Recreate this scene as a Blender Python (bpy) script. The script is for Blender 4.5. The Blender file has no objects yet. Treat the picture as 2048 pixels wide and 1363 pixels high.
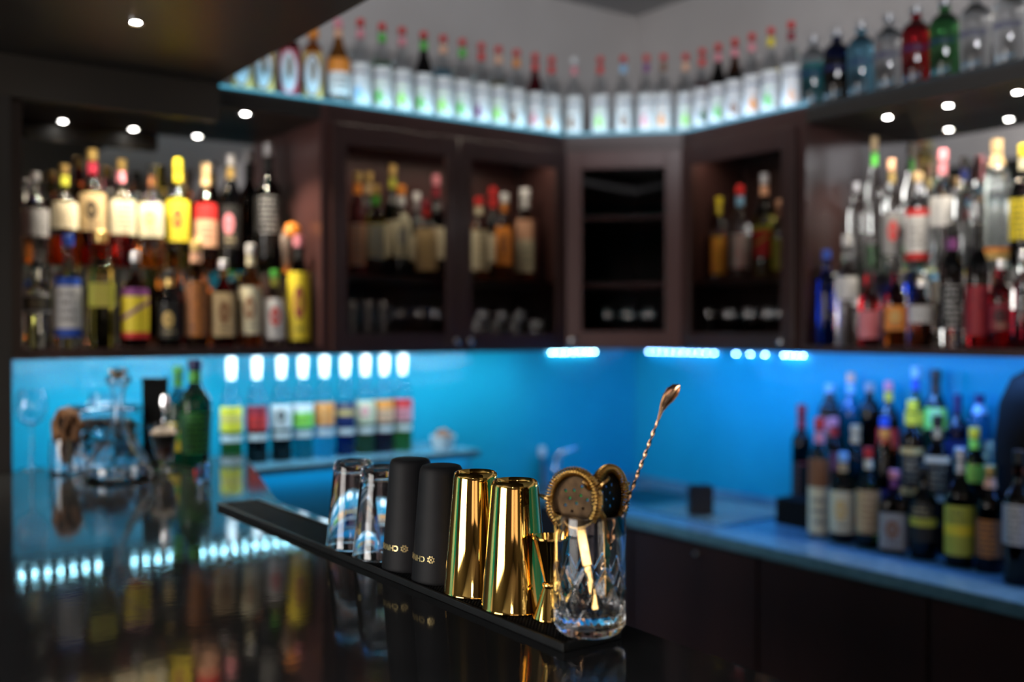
import bpy, bmesh, math, random
from math import sin, cos, pi, radians as R_
from mathutils import Vector, Matrix, noise
random.seed(7)
S = bpy.context.scene
COL = S.collection

# ---------------------------------------------------------------- camera, world, exposure
EYE = 1.48
YAW = math.atan2(.8135, .5817)
cd = bpy.data.cameras.new('camera'); cam = bpy.data.objects.new('camera', cd); COL.objects.link(cam)
cd.sensor_width = 36; cd.lens = 35.6; cd.clip_start = .02
cam.location = (0, 0, EYE)
cam.rotation_euler = (pi/2 - math.atan(26.5/2025), 0, YAW - pi/2)
cd.dof.use_dof = True; cd.dof.focus_distance = 1.42; cd.dof.aperture_fstop = 1.55; cd.dof.aperture_blades = 0
S.camera = cam
S.view_settings.view_transform = 'Standard'; S.view_settings.look = 'None'
S.view_settings.gamma = 1; S.view_settings.use_curve_mapping = False; S.view_settings.exposure = 0
S.cycles.caustics_reflective = False; S.cycles.caustics_refractive = False
S.cycles.max_bounces = 24; S.cycles.transmission_bounces = 24; S.cycles.glossy_bounces = 5; S.cycles.diffuse_bounces = 3
S.cycles.sample_clamp_indirect = 12; S.cycles.blur_glossy = .3
w = bpy.data.worlds.new('world'); S.world = w; w.use_nodes = True
w.node_tree.nodes['Background'].inputs[0].default_value = (.75, .8, 1, 1)
w.node_tree.nodes['Background'].inputs[1].default_value = .35

def area(name, loc, rot, sx, sy, power, col):
    l = bpy.data.lights.new(name, 'AREA'); l.shape = 'RECTANGLE'; l.size = sx; l.size_y = sy
    l.energy = power; l.color = col
    o = bpy.data.objects.new(name, l); o.location = loc; o.rotation_euler = rot; COL.objects.link(o); return o
# LED tape lights (under the wall cabinets and on the top shelf) and two added fills
area('led_light_ledge', (1.40, 3.022, 1.388), (R_(28), 0, 0), 1.8, .02, 6.6, (.52, .64, .76))
area('led_light_counter', (2.725, 1.75, 1.388), (R_(28), 0, R_(-90)), 2.2, .02, 8.0, (.12, .34, 1.0))
area('counter_front_fill', (2.71, 1.9, 1.388), (R_(-8), 0, R_(-90)), 1.4, .012, 1.6, (.06, .30, 1.0))  # fill added to brighten bottle fronts and ledge panel, no LED row there
area('panel_fill_light', (1.52, 2.95, 1.026), (R_(22), 0, 0), .85, .012, .45, (.0, .45, .85))  # unseen fill added under the ledge lip to brighten its front panel
area('led_light_corner', (2.60, 2.90, 1.375), (R_(24), 0, R_(-45)), .4, .03, .8, (.0, .42, 1.0))
area('shelf_light_ledge', (1.72, 2.965, 2.215), (R_(125), 0, 0), 1.32, .015, .65, (.42, .80, 1))
area('shelf_light_corner', (2.51, 2.80, 2.215), (R_(125), 0, R_(-45)), .42, .015, .25, (.5, .80, 1))
area('shelf_light_counter', (2.665, 2.36, 2.215), (R_(125), 0, R_(-90)), .60, .015, .32, (.46, .72, 1))
area('shelf_light_end', (2.665, 1.6, 2.215), (R_(125), 0, R_(-90)), .9, .015, .22, (.25, .65, 1))
# lights added for the dim room: upper-wall wash, overhead fill, front fill, corner-door fill
area('upper_wall_fill', (-.6, -1.2, 2.6), (R_(90), 0, YAW-pi/2), 1.8, .25, 80, (.93, .95, 1))  # wash added over the canopy to lighten the upper walls, no cove there
area('room_fill_light', (.2, -1.9, 2.75), (R_(25), 0, YAW-pi/2), 1.6, 1.0, 7, (1, .86, .80))  # overhead fill added to brighten the room, not a lamp of the place
area('warm_front_fill', (.5, -2.9, 1.55), (R_(90), 0, R_(-8)), 1.2, 1.2, 10, (1, .84, .60))  # warm fill added in front of the solid wall, no window here
area('corner_door_fill', (-2.9, -2.1, 1.6), (R_(90), 0, R_(-48)), 1.3, 1.3, 7, (1, .74, .74))  # pinkish fill added for the corner door, no window here
area('cabinet_light_double', (1.90, 3.04, 2.135), (R_(-12), 0, 0), .88, .03, 2.8, (1, .86, .68))
area('cabinet_light_single', (2.75, 2.41, 2.135), (R_(-12), 0, R_(-90)), .44, .03, 1.2, (1, .86, .68))

# ---------------------------------------------------------------- view helpers: a pixel column on a shelf line -> place on that shelf
def _r(px): return (px-1024)/2025
def onA(px, y):
    r = _r(px); return y*(.5817+.8135*r)/(.8135-.5817*r)
def onB(px, x):
    r = _r(px); return x*(.8135-.5817*r)/(.5817+.8135*r)
def depth(x, y): return .5817*x+.8135*y
def zat(py, x, y): return EYE-(py-655)/2025*depth(x, y)
def ondiag(px, p0, p1):
    r = _r(px)
    f = lambda p: (.8135*p[0]-.5817*p[1])-r*depth(p[0], p[1])
    a, b = f(p0), f(p1); t = a/(a-b)
    return p0[0]+t*(p1[0]-p0[0]), p0[1]+t*(p1[1]-p0[1])
RT = Vector((.8135, -.5817, 0)); FW = Vector((.5817, .8135, 0)); UP = Vector((0, 0, 1))
def pt(px, py, D): return RT*((px-1024)/2025*D)+FW*D+Vector((0, 0, EYE-(py-655)/2025*D))

# ---------------------------------------------------------------- materials
MC = {}
def mat(name, col=(.5, .5, .5), rough=.5, metal=0, trans=0, ior=1.45, emis=None, es=0, alpha=1, coat=0, spec=.5):
    if name in MC: return MC[name]
    m = bpy.data.materials.new(name); m.use_nodes = True
    b = m.node_tree.nodes['Principled BSDF']
    b.inputs['Base Color'].default_value = (*col, 1); b.inputs['Roughness'].default_value = rough
    b.inputs['Metallic'].default_value = metal; b.inputs['Transmission Weight'].default_value = trans
    b.inputs['IOR'].default_value = ior; b.inputs['Coat Weight'].default_value = coat
    b.inputs['Specular IOR Level'].default_value = spec
    if emis: b.inputs['Emission Color'].default_value = (*emis, 1); b.inputs['Emission Strength'].default_value = es
    MC[name] = m; return m
def noisy(m, c1, c2, scale=(5, 5, 5), detail=4, bump=0, bscale=40):
    nt = m.node_tree; b = nt.nodes['Principled BSDF']; N = nt.nodes.new; L = nt.links.new
    tc = N('ShaderNodeTexCoord'); mp = N('ShaderNodeMapping'); mp.inputs['Scale'].default_value = scale
    no = N('ShaderNodeTexNoise'); no.inputs['Scale'].default_value = 1; no.inputs['Detail'].default_value = detail
    cr = N('ShaderNodeValToRGB'); cr.color_ramp.elements[0].color = (*c1, 1); cr.color_ramp.elements[1].color = (*c2, 1)
    cr.color_ramp.elements[0].position = .35; cr.color_ramp.elements[1].position = .65
    L(tc.outputs['Object'], mp.inputs[0]); L(mp.outputs[0], no.inputs['Vector']); L(no.outputs['Fac'], cr.inputs[0])
    L(cr.outputs[0], b.inputs['Base Color'])
    if bump:
        n2 = N('ShaderNodeTexNoise'); n2.inputs['Scale'].default_value = bscale; n2.inputs['Detail'].default_value = 3
        bp = N('ShaderNodeBump'); bp.inputs['Strength'].default_value = bump; bp.inputs['Distance'].default_value = .002
        L(tc.outputs['Object'], n2.inputs['Vector']); L(n2.outputs['Fac'], bp.inputs['Height']); L(bp.outputs[0], b.inputs['Normal'])
    return m
WOOD = noisy(mat('mahogany', rough=.38), (.030, .013, .012), (.052, .022, .020), (3, 3, .6), 6, .1, 60)
WOODL = noisy(mat('mahogany_lit', rough=.34), (.075, .032, .030), (.11, .048, .046), (4, 4, .7), 6, .1, 60)  # same mahogany, the glare on lit faces put into a paler, redder colour
DARK = noisy(mat('dark_board', rough=.5), (.018, .016, .015), (.024, .021, .020), (2, 2, 2))
CANO = noisy(mat('canopy_board', rough=.40), (.024, .021, .019), (.034, .028, .023), (2, 2, 2))
BAR = noisy(mat('polished_black_stone', rough=.07, spec=.35, ior=1.25), (.022, .022, .023), (.030, .030, .031), (8, 8, 8), 3, .07, 26)
WALLM = noisy(mat('blue_lit_wall', rough=.10), (.012, .34, .50), (.016, .40, .58), (2, 2, 2), 3, .8, 30)  # blue of the LED light is put into the wall colour
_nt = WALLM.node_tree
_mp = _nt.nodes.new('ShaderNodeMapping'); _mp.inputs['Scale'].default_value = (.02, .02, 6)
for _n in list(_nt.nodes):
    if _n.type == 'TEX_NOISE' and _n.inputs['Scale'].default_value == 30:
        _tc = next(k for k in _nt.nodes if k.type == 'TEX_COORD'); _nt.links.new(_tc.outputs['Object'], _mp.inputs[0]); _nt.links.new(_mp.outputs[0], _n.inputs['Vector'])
WALLU = noisy(mat('upper_wall_paint', rough=.8), (.50, .47, .46), (.56, .53, .52), (2, 2, 2), 3, .05, 30)
CEIL = noisy(mat('ceiling_paint', rough=.9), (.45, .45, .46), (.5, .5, .5), (2, 2, 2))
ROOMW = noisy(mat('room_plaster', rough=.9), (.13, .11, .08), (.17, .14, .105), (2, 2, 2))
FLOORM = noisy(mat('floor_tile', rough=.5), (.02, .018, .017), (.035, .03, .028), (3, 3, 3))
COUNT = noisy(mat('blue_lit_worktop', rough=.22), (.10, .22, .30), (.14, .28, .37), (30, 30, 30), 5)  # grey stone with the blue LED light put into its colour
PANEL = noisy(mat('ledge_panel', rough=.35), (.06, .30, .40), (.08, .34, .46), (2, 2, 2))
MIRR = mat('mirror', (.75, .75, .75), .03, 1)
PANE = mat('window_pane_glass', (.8, .8, .8), .02, 0, 1, 1.05)
SHELFG = mat('shelf_glass', (.80, .95, .90), .03, 0, 1, 1.3)
CHROME = mat('chrome', (.8, .8, .82), .12, 1)
STEEL = noisy(mat('brushed_steel', rough=.28, metal=1), (.55, .56, .58), (.62, .63, .65), (60, 3, 3))
GOLD = mat('polished_gold', (.96, .60, .16), .05, 1)
BRONZE = noisy(mat('dark_bronze', rough=.42, metal=1), (.020, .013, .008), (.045, .028, .015), (60, 60, 60))
COIL = noisy(mat('coil_gold', rough=.2, metal=1), (.62, .38, .10), (.85, .56, .18), (60, 60, 60))
GOLDD = noisy(mat('worn_gold', rough=.25, metal=1), (.40, .24, .09), (.62, .40, .16), (60, 60, 60))
COPPER = noisy(mat('copper_gold', rough=.18, metal=1), (.70, .42, .24), (.85, .55, .34), (40, 40, 40))
SOFTB = noisy(mat('soft_black_coating', rough=.6, spec=.3), (.010, .010, .0115), (.0125, .0125, .0145), (60, 60, 60), 3, .05, 900)
PRINT = mat('gold_print', (.85, .66, .30), .3, .6)
RUBBER = noisy(mat('black_rubber', rough=.5), (.007, .007, .007), (.011, .011, .012), (40, 40, 40))
CRYST = mat('crystal', (.97, .98, 1), .0, 0, 1, 1.5)
GLASS = mat('drinking_glass', (.96, .98, 1), .0, 0, 1, 1.47)
MATTB = mat('matte_black', (.010, .010, .010), .85, spec=.08)
PLASTB = mat('black_plastic', (.012, .012, .013), .35)
LEDW = mat('led_lamp_cyan', (.1, .1, .1), .5, emis=(.35, .82, 1), es=300)
LEDA = mat('led_lamp_white', (.1, .1, .1), .5, emis=(.45, .85, 1), es=80)
LEDB = mat('led_lamp_blue', (.1, .1, .1), .5, emis=(.30, .55, 1), es=75)
LEDC = mat('led_tape_glow', (.1, .1, .1), .5, emis=(.0, .55, .85), es=.5)
SPOTM = mat('downlight_lens', (.5, .5, .5), .5, emis=(1, .97, .9), es=60)
DAY = mat('daylight_pane', (.5, .5, .5), .5, emis=(1, .94, .88), es=10)
DAY2 = mat('warm_glow_pane', (.5, .5, .5), .5, emis=(1, .72, .66), es=1.1)  # glow for the added window behind the camera

GC = {'clear': (.93, .96, .97), 'frost': (.75, .80, .78), 'green': (.08, .34, .10), 'dgreen': (.012, .05, .015), 'blue': (.01, .05, .55),
      'lblue': (.25, .62, .85), 'amber': (.55, .20, .03), 'gold': (.85, .62, .16), 'red': (.60, .02, .03), 'orange': (.95, .24, .03),
      'dark': (.015, .010, .010), 'brown': (.16, .05, .02), 'olive': (.60, .55, .12), 'cyan': (.1, .72, .9), 'pink': (.8, .25, .3),
      'yellow': (.95, .72, .05), 'maroon': (.20, .01, .02), 'purple': (.25, .03, .2), 'teal': (.05, .35, .4), 'navy': (.01, .02, .12), 'rum': (.50, .10, .03)}
CC = {'white': (.80, .80, .80), 'cream': (.80, .74, .52), 'tan': (.62, .45, .24), 'yellow': (.90, .72, .04), 'red': (.70, .03, .03), 'green': (.10, .55, .06),
      'blue': (.02, .10, .60), 'navy': (.01, .02, .12), 'black': (.012, .012, .012), 'orange': (.90, .30, .04), 'gold': (.75, .52, .18), 'silver': (.7, .7, .72),
      'pink': (.85, .30, .36), 'purple': (.25, .06, .25), 'lblue': (.30, .60, .90), 'lime': (.35, .85, .10), 'brown': (.25, .10, .04), 'grey': (.35, .35, .36),
      'dgreen': (.02, .12, .04), 'maroon': (.28, .02, .04), 'peach': (.90, .50, .32), 'olive': (.5, .5, .06)}
def glassm(k):
    return mat('bottle_glass_'+k, GC[k], .25 if k == 'frost' else .03, 0, 1, 1.38)
def paint(k):
    me = k in ('gold', 'silver'); return mat('cap_'+k, CC[k], .28 if me else .35, .9 if me else 0)
def labm(base, acc, style):
    n = 'label_%s_%s_%s' % (base, acc, style)
    if n in MC: return MC[n]
    m = mat(n, CC[base], .55); nt = m.node_tree; N = nt.nodes.new; L = nt.links.new; b = nt.nodes['Principled BSDF']
    tc = N('ShaderNodeTexCoord'); sp = N('ShaderNodeSeparateXYZ'); L(tc.outputs['Generated'], sp.inputs[0])
    def ma(op, a, b_=None, c=None):
        q = N('ShaderNodeMath'); q.operation = op
        for i, v in enumerate((a, b_, c)):
            if v is None: continue
            if isinstance(v, (int, float)): q.inputs[i].default_value = v
            else: L(v, q.inputs[i])
        return q.outputs[0]
    X, Z = sp.outputs[0], sp.outputs[2]
    def ell(cx, cz, rx, rz):
        a = ma('DIVIDE', ma('SUBTRACT', X, cx), rx); c = ma('DIVIDE', ma('SUBTRACT', Z, cz), rz)
        return ma('LESS_THAN', ma('ADD', ma('MULTIPLY', a, a), ma('MULTIPLY', c, c)), 1)
    def band(z0, z1): return ma('MULTIPLY', ma('GREATER_THAN', Z, z0), ma('LESS_THAN', Z, z1))
    # rows of small print: stripes broken by noise
    no = N('ShaderNodeTexNoise'); mp = N('ShaderNodeMapping'); mp.inputs['Scale'].default_value = (22, 1, 3)
    L(tc.outputs['Generated'], mp.inputs[0]); L(mp.outputs[0], no.inputs['Vector']); no.inputs['Scale'].default_value = 1
    wv = ma('GREATER_THAN', ma('SINE', ma('MULTIPLY', Z, 46)), .2)
    lines = ma('MULTIPLY', ma('MULTIPLY', wv, ma('GREATER_THAN', no.outputs['Fac'], .48)), ma('MULTIPLY', ma('GREATER_THAN', X, .2), ma('LESS_THAN', X, .8)))
    def mix(f, c1, c2):
        q = N('ShaderNodeMix'); q.data_type = 'RGBA'; L(f, q.inputs[0])
        for i, v in ((6, c1), (7, c2)):
            if isinstance(v, tuple): q.inputs[i].default_value = (*v, 1)
            else: L(v, q.inputs[i])
        return q.outputs[2]
    A = CC[acc]; ink = (.05, .04, .04) if sum(CC[base]) > .7 else (.6, .5, .3)
    half = tuple(.5*x+.5*y for x, y in zip(CC[base], A))
    if style == 'fruit':
        c = mix(ma('MULTIPLY', lines, band(.45, .62)), CC[base], half)
        c = mix(ell(.42, .26, .17, .17), c, A); c = mix(ell(.62, .2, .13, .13), c, half)
    elif style == 'round':
        c = mix(ma('MULTIPLY', lines, band(.05, .3)), CC[base], ink); c = mix(ell(.5, .55, .24, .24), c, A); c = mix(ell(.5, .55, .12, .12), c, half)
    elif style == 'band':
        c = mix(band(.40, .62), CC[base], A); c = mix(ma('MULTIPLY', lines, band(.68, .95)), c, ink)
    elif style == 'bands':
        c = mix(band(.86, 1.1), CC[base], A); c = mix(band(-.1, .14), c, A); c = mix(ma('MULTIPLY', lines, band(.2, .8)), c, ink)
    elif style == 'top':
        c = mix(band(.62, 1.1), CC[base], A); c = mix(ma('MULTIPLY', lines, band(.1, .55)), c, ink)
    elif style == 'oval':
        c = mix(ell(.5, .5, .47, .49), CC[base], A); c = mix(ell(.5, .5, .40, .43), c, (.70, .78, .85)); c = mix(ell(.55, .6, .14, .25), c, (.22, .16, .1))
    elif style == 'diag':
        d = ma('ABSOLUTE', ma('SUBTRACT', ma('SUBTRACT', Z, ma('MULTIPLY', X, .35)), .38)); c = mix(ma('LESS_THAN', d, .045), CC[base], A)
        c = mix(band(.84, 1.1), c, A); c = mix(band(-.1, .12), c, CC['red'])
    else:
        c = mix(lines, CC[base], A)
    L(c, b.inputs['Base Color']); return m

# ---------------------------------------------------------------- mesh helpers
def mk(name, me, m=None, parent=None, loc=None, rot=None):
    o = bpy.data.objects.new(name, me)
    if m is not None and not me.materials:
        for q in (m if isinstance(m, (list, tuple)) else [m]): me.materials.append(q)
    if parent: o.parent = parent
    if loc is not None: o.location = loc
    if rot is not None: o.rotation_euler = rot
    COL.objects.link(o); return o
def tag(o, label=None, cat=None, group=None, kind=None):
    if label: o['label'] = label
    if cat: o['category'] = cat
    if group: o['group'] = group
    if kind: o['kind'] = kind
    return o
def empty(name, loc, rz=0, label=None, cat=None, group=None):
    o = bpy.data.objects.new(name, None); o.location = loc; o.rotation_euler = (0, 0, rz); o.empty_display_size = .05; COL.objects.link(o)
    return tag(o, label, cat, group)
def bme(bm, smooth=False):
    bmesh.ops.recalc_face_normals(bm, faces=bm.faces)
    me = bpy.data.meshes.new('mesh'); bm.to_mesh(me); bm.free()
    if smooth:
        for p in me.polygons: p.use_smooth = True
    return me
def addbox(bm, x0, x1, y0, y1, z0, z1, bev=0):
    r = bmesh.ops.create_cube(bm, size=1, matrix=Matrix.Translation(((x0+x1)/2, (y0+y1)/2, (z0+z1)/2)) @ Matrix.Diagonal((abs(x1-x0), abs(y1-y0), abs(z1-z0), 1)))
    if bev: bmesh.ops.bevel(bm, geom=list({e for v in r['verts'] for e in v.link_edges}), offset=bev, segments=2, affect='EDGES', profile=.5)
def box(name, x0, x1, y0, y1, z0, z1, m, parent=None, bev=0):
    bm = bmesh.new(); addbox(bm, x0, x1, y0, y1, z0, z1, bev); return mk(name, bme(bm), m, parent)
def prism(name, pts, z0, z1, m, parent=None, bev=0):
    bm = bmesh.new(); vs = [bm.verts.new((x, y, z0)) for x, y in pts]; f = bm.faces.new(vs)
    r = bmesh.ops.extrude_face_region(bm, geom=[f]); bmesh.ops.translate(bm, verts=[v for v in r['geom'] if isinstance(v, bmesh.types.BMVert)], vec=(0, 0, z1-z0))
    if bev: bmesh.ops.bevel(bm, geom=list(bm.edges), offset=bev, segments=2, affect='EDGES')
    return mk(name, bme(bm), m, parent)
def sec(a, sq):
    if not sq: return 1
    n = 5.0; return 1/((abs(cos(a))**n+abs(sin(a))**n)**(1/n))*.93
def lathe_me(prof, seg=24, sq=0, split=None, sharp=False):
    """prof: (radius, z) from axis to axis; split: faces under that z take slot 1"""
    vs, fs, mi = [], [], []
    rings = []
    for r, z in prof:
        if r < 1e-6: rings.append([len(vs)]); vs.append((0, 0, z))
        else:
            rings.append(list(range(len(vs), len(vs)+seg)))
            for i in range(seg):
                a = 2*pi*i/seg; k = r*sec(a, sq); vs.append((k*cos(a), k*sin(a), z))
    for q in range(len(rings)-1):
        A, B = rings[q], rings[q+1]; low = split is not None and (prof[q][1]+prof[q+1][1])/2 < split
        for i in range(seg):
            j = (i+1) % seg
            if len(A) == 1 and len(B) == 1: continue
            f = (A[0], B[j], B[i]) if len(A) == 1 else ((A[i], A[j], B[0]) if len(B) == 1 else (A[i], A[j], B[j], B[i]))
            fs.append(f); mi.append(1 if low else 0)
    me = bpy.data.meshes.new('mesh'); me.from_pydata(vs, [], fs); me.update()
    for p, k in zip(me.polygons, mi): p.use_smooth = True; p.material_index = k
    bm = bmesh.new(); bm.from_mesh(me); bmesh.ops.remove_doubles(bm, verts=bm.verts, dist=1e-6); bmesh.ops.recalc_face_normals(bm, faces=bm.faces)
    for e in bm.edges:
        if len(e.link_faces) == 2 and e.calc_face_angle(0) > .7: e.smooth = False
    bm.to_mesh(me); bm.free(); return me
def lathe(name, prof, m, parent=None, loc=None, seg=24, sq=0):
    return mk(name, lathe_me(prof, seg, sq), m, parent, loc)
def cyl(r, z0, z1, b=0):
    return [(0, z0), (r-b, z0), (r, z0+b), (r, z1-b), (r-b, z1), (0, z1)] if b else [(0, z0), (r, z0), (r, z1), (0, z1)]
def tube_me(pts, r, seg=8, cap=True):
    vs, fs = [], []; n = len(pts); pts = [Vector(p) for p in pts]
    rr = r if isinstance(r, (list, tuple)) else [r]*n
    t0 = (pts[1]-pts[0]).normalized(); u = t0.orthogonal().normalized()
    for i, p in enumerate(pts):
        t = (pts[min(i+1, n-1)]-pts[max(i-1, 0)]).normalized(); u = (u-t*u.dot(t)).normalized(); v = t.cross(u)
        for k in range(seg):
            a = 2*pi*k/seg; vs.append(p+(u*cos(a)+v*sin(a))*rr[i])
    for i in range(n-1):
        for k in range(seg):
            j = (k+1) % seg; fs.append((i*seg+k, i*seg+j, (i+1)*seg+j, (i+1)*seg+k))
    if cap: fs.append(tuple(range(seg))[::-1]); fs.append(tuple((n-1)*seg+k for k in range(seg)))
    me = bpy.data.meshes.new('mesh'); me.from_pydata([tuple(v) for v in vs], [], fs); me.update()
    for p in me.polygons: p.use_smooth = True
    return me
def patch_me(rad, z0, z1, arc, sq=0, seg=14, th=.0006, rf=None):
    """curved label patch facing local -y; rf(z) = radius of the bottle there"""
    vs, fs = [], []; rows = 7 if rf else 2
    for q in range(rows):
        z = z0+(z1-z0)*q/(rows-1); r = rf(z) if rf else rad
        for i in range(seg+1):
            a = -pi/2-arc/2+arc*i/seg; k = r*sec(a, sq)
            vs.append((k*cos(a), k*sin(a), z))
    for q in range(rows-1):
        for i in range(seg): a = q*(seg+1)+i; fs.append((a, a+1, a+seg+2, a+seg+1))
    n = len(vs)
    for v in vs[:n]:
        l = math.hypot(v[0], v[1]); vs.append((v[0]*(1-th/l), v[1]*(1-th/l), v[2]))
    fs += [tuple(n+k for k in reversed(f)) for f in list(fs)]
    me = bpy.data.meshes.new('mesh'); me.from_pydata(vs, [], fs); me.update()
    for p in me.polygons: p.use_smooth = True
    return me
TXT = {}
def text_me(s, size, rad, z, ang=0, flip=False, taper=0):
    """lettering bent round a cylinder of radius rad, reading outwards at angle ang from local -y"""
    cu = bpy.data.curves.new('t', 'FONT'); cu.body = s; cu.size = size; cu.extrude = size*.03; cu.align_x = 'CENTER'; cu.resolution_u = 3; cu.offset = size*.012
    ob = bpy.data.objects.new('t', cu); COL.objects.link(ob); dg = bpy.context.evaluated_depsgraph_get()
    me = bpy.data.meshes.new_from_object(ob.evaluated_get(dg)); bpy.data.objects.remove(ob); bpy.data.curves.remove(cu)
    for v in me.vertices:
        x, y, d = v.co
        if flip: x, y = -x, -y
        rr = rad+d-taper*y; a = -pi/2+ang+x/rad; v.co = (rr*cos(a), rr*sin(a), z+y)
    return me

# ---------------------------------------------------------------- bottles
SH = {'syrup': [(0, 0), (.93, 0), (1, .02), (1, .5), (.97, .54), (.78, .62), (.52, .70), (.38, .78), (.34, .86), (.33, .93)],
      'round': [(0, 0), (.93, 0), (1, .02), (1, .58), (.96, .62), (.75, .68), (.45, .73), (.36, .78), (.34, .93)],
      'wine': [(0, 0), (.93, 0), (1, .02), (1, .60), (.93, .67), (.65, .74), (.44, .79), (.40, .85), (.38, .93)],
      'slim': [(0, 0), (.92, 0), (1, .02), (1, .66), (.9, .71), (.6, .75), (.46, .79), (.42, .93)],
      'squat': [(0, 0), (.9, 0), (1, .04), (1, .55), (.93, .62), (.65, .68), (.36, .73), (.31, .93)],
      'vodka': [(0, 0), (.93, 0), (1, .03), (1, .62), (.97, .69), (.82, .76), (.5, .80), (.36, .83), (.36, .93)],
      'taper': [(0, 0), (.80, 0), (.84, .02), (1, .55), (.97, .62), (.7, .69), (.42, .74), (.36, .80), (.34, .93)],
      'cone': [(0, 0), (.95, 0), (1, .03), (.97, .25), (.80, .50), (.56, .70), (.40, .80), (.36, .93)]}
MEC = {}
def cached(key, fn):
    if key not in MEC: MEC[key] = fn()
    return MEC[key]
def bottle(x, y, z, H, R, shape='round', glass='clear', liquid=None, level=.6, label=None, cap='black', neck=None,
           desc='', group=None, name='spirit_bottle', face=None, tilt=0, text=None, capr=1.2, caph=.1):
    """label = (base, accent, style, z0, z1[, arc])"""
    sq = shape.startswith('q'); sh = shape[1:] if sq else shape
    rz = math.atan2(-y, -x)+pi/2+random.uniform(-.25, .25) if face is None else face
    t = empty(name, (x, y, z), rz, desc, 'bottle', group)
    P = [(r*R, h*H) for r, h in SH[sh]]
    def zr(h):
        for (r0, z0), (r1, z1) in zip(P[1:], P[2:]):
            if z0 <= h <= z1 and z1 > z0: return r0+(r1-r0)*(h-z0)/(z1-z0)
        return P[-1][0]
    lv = level*H if liquid else None
    prof = list(P)
    if lv:
        k = next((i for i in range(2, len(P)) if P[i][1] > lv), len(P)-1)
        prof = P[:k]+[(zr(lv), lv)]+P[k:] if abs(P[k-1][1]-lv) > 1e-4 else P
    prof = prof+[(P[-1][0]*1.1, .935*H), (P[-1][0]*1.1, .955*H), (0, .955*H)]
    key = (H, R, shape, glass, liquid, level)
    me = cached(('b',)+key, lambda: lathe_me(prof, 24, sq, lv))
    if not me.materials:
        me.materials.append(glassm(glass)); me.materials.append(glassm(liquid or glass))
    mk('body', me, None, t)
    nr = P[-1][0]
    cm = cached(('c', nr, H, capr, caph, cap), lambda: lathe_me(cyl(nr*capr, (1-caph)*H, H, nr*.12), 16))
    mk('cap', cm, paint(cap), t)
    if label:
        top_ = max(h for q_, h in SH[sh] if q_ >= .93); label = tuple(label[:3])+(min(label[3], top_-.2), min(label[4], top_))+tuple(label[5:])
        b, a, st, z0, z1 = label[:5]; arc = label[5] if len(label) > 5 else 2.6
        lm = cached(('l', R, H, shape, label), lambda: patch_me(R, z0*H, z1*H, arc, sq, rf=lambda z: zr(z)*1.018+.0005))
        l = mk('label', lm, labm(b, a, st), t)
        if text:
            s, size, zc, col = text
            tm = cached(('t', s, size, R, zc), lambda: text_me(s, size, R*1.015+.0012, zc*H))
            mk('lettering', tm, paint(col), l)
    elif text:
        s, size, zc, col = text
        mk('lettering', cached(('t', s, size, R, zc), lambda: text_me(s, size, R*1.015+.0006, zc*H)), paint(col), t)
    if neck:
        nm = cached(('n', nr, H, neck, shape), lambda: lathe_me([(zr(.79*H)*1.04, .79*H), (zr(.79*H)*1.07, .79*H), (nr*1.1, .885*H), (nr*1.04, .885*H)], 16))
        mk('neck_label', nm, paint(neck), t)
    return t
ORD = ['first', 'second', 'third', 'fourth', 'fifth', 'sixth', 'seventh', 'eighth', 'ninth', 'tenth', 'eleventh', 'twelfth', 'thirteenth',
       'fourteenth', 'fifteenth', 'sixteenth', 'seventeenth', 'eighteenth', 'nineteenth', 'twentieth']

# ================================================================ SETTING
WY, WX = 3.285, 3.01
def structure(o): o['kind'] = 'structure'; return o
structure(box('floor', -3.1, WX+.1, -3.1, WY+.1, -.1, 0, FLOORM))
structure(box('ceiling', -3.1, WX+.1, -3.1, WY+.1, 2.83, 2.93, CEIL))
def wall_split(name, lo, hi):
    o = structure(box(name, *lo, 0, 2.0, WALLM)); 
    box('upper_wall', *hi, 2.0, 2.83, WALLU, o); return o
wall_split('wall_back', (-3.1, WX+.1, WY, WY+.1), (-3.1, WX+.1, WY, WY+.1))
wall_split('wall_right', (WX, WX+.1, -3.1, WY), (WX, WX+.1, -3.1, WY))
def wall_open(name, axis, pos, a0, a1, w0, w1, z0, z1, lo, hi):
    """wall with a window opening (real hole) made of four pieces in one mesh"""
    bm = bmesh.new(); p0, p1 = sorted((pos, pos-.1))
    for (u0, u1, v0, v1) in ((lo, w0, 0, 2.83), (w1, hi, 0, 2.83), (w0, w1, 0, z0), (w0, w1, z1, 2.83)):
        if axis == 'x': addbox(bm, p0, p1, u0, u1, v0, v1)
        else: addbox(bm, u0, u1, p0, p1, v0, v1)
    return structure(mk(name, bme(bm), ROOMW))
wall_open('wall_left', 'x', -3.0, 0, 0, .2, 2.25, .7, 2.35, -3.1, WY)
wall_open('wall_front', 'y', -3.0, 0, 0, -2.7, -1.1, .9, 2.3, -3.0, WX)
def window(name, axis, pos, w0, w1, z0, z1, m):
    o = structure(empty(name, (0, 0, 0)))
    def bb(nm, u0, u1, v0, v1, d0, d1, mm):
        if axis == 'x': return box(nm, pos+d0, pos+d1, u0, u1, v0, v1, mm, o)
        return box(nm, u0, u1, pos+d0, pos+d1, v0, v1, mm, o)
    bb('pane', w0+.05, w1-.05, z0+.05, z1-.05, -.06, -.05, m)
    for u0, u1, v0, v1 in ((w0, w0+.05, z0, z1), (w1-.05, w1, z0, z1), (w0+.05, w1-.05, z0, z0+.05), (w0+.05, w1-.05, z1-.05, z1)):
        bb('frame', u0, u1, v0, v1, -.08, -.01, WOOD)
    bb('mullion', w0+.40, w0+.46, z0+.05, z1-.05, -.07, -.02, WOOD)
window('window_1', 'x', -3.0, .2, 2.25, .7, 2.35, DAY)
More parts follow.
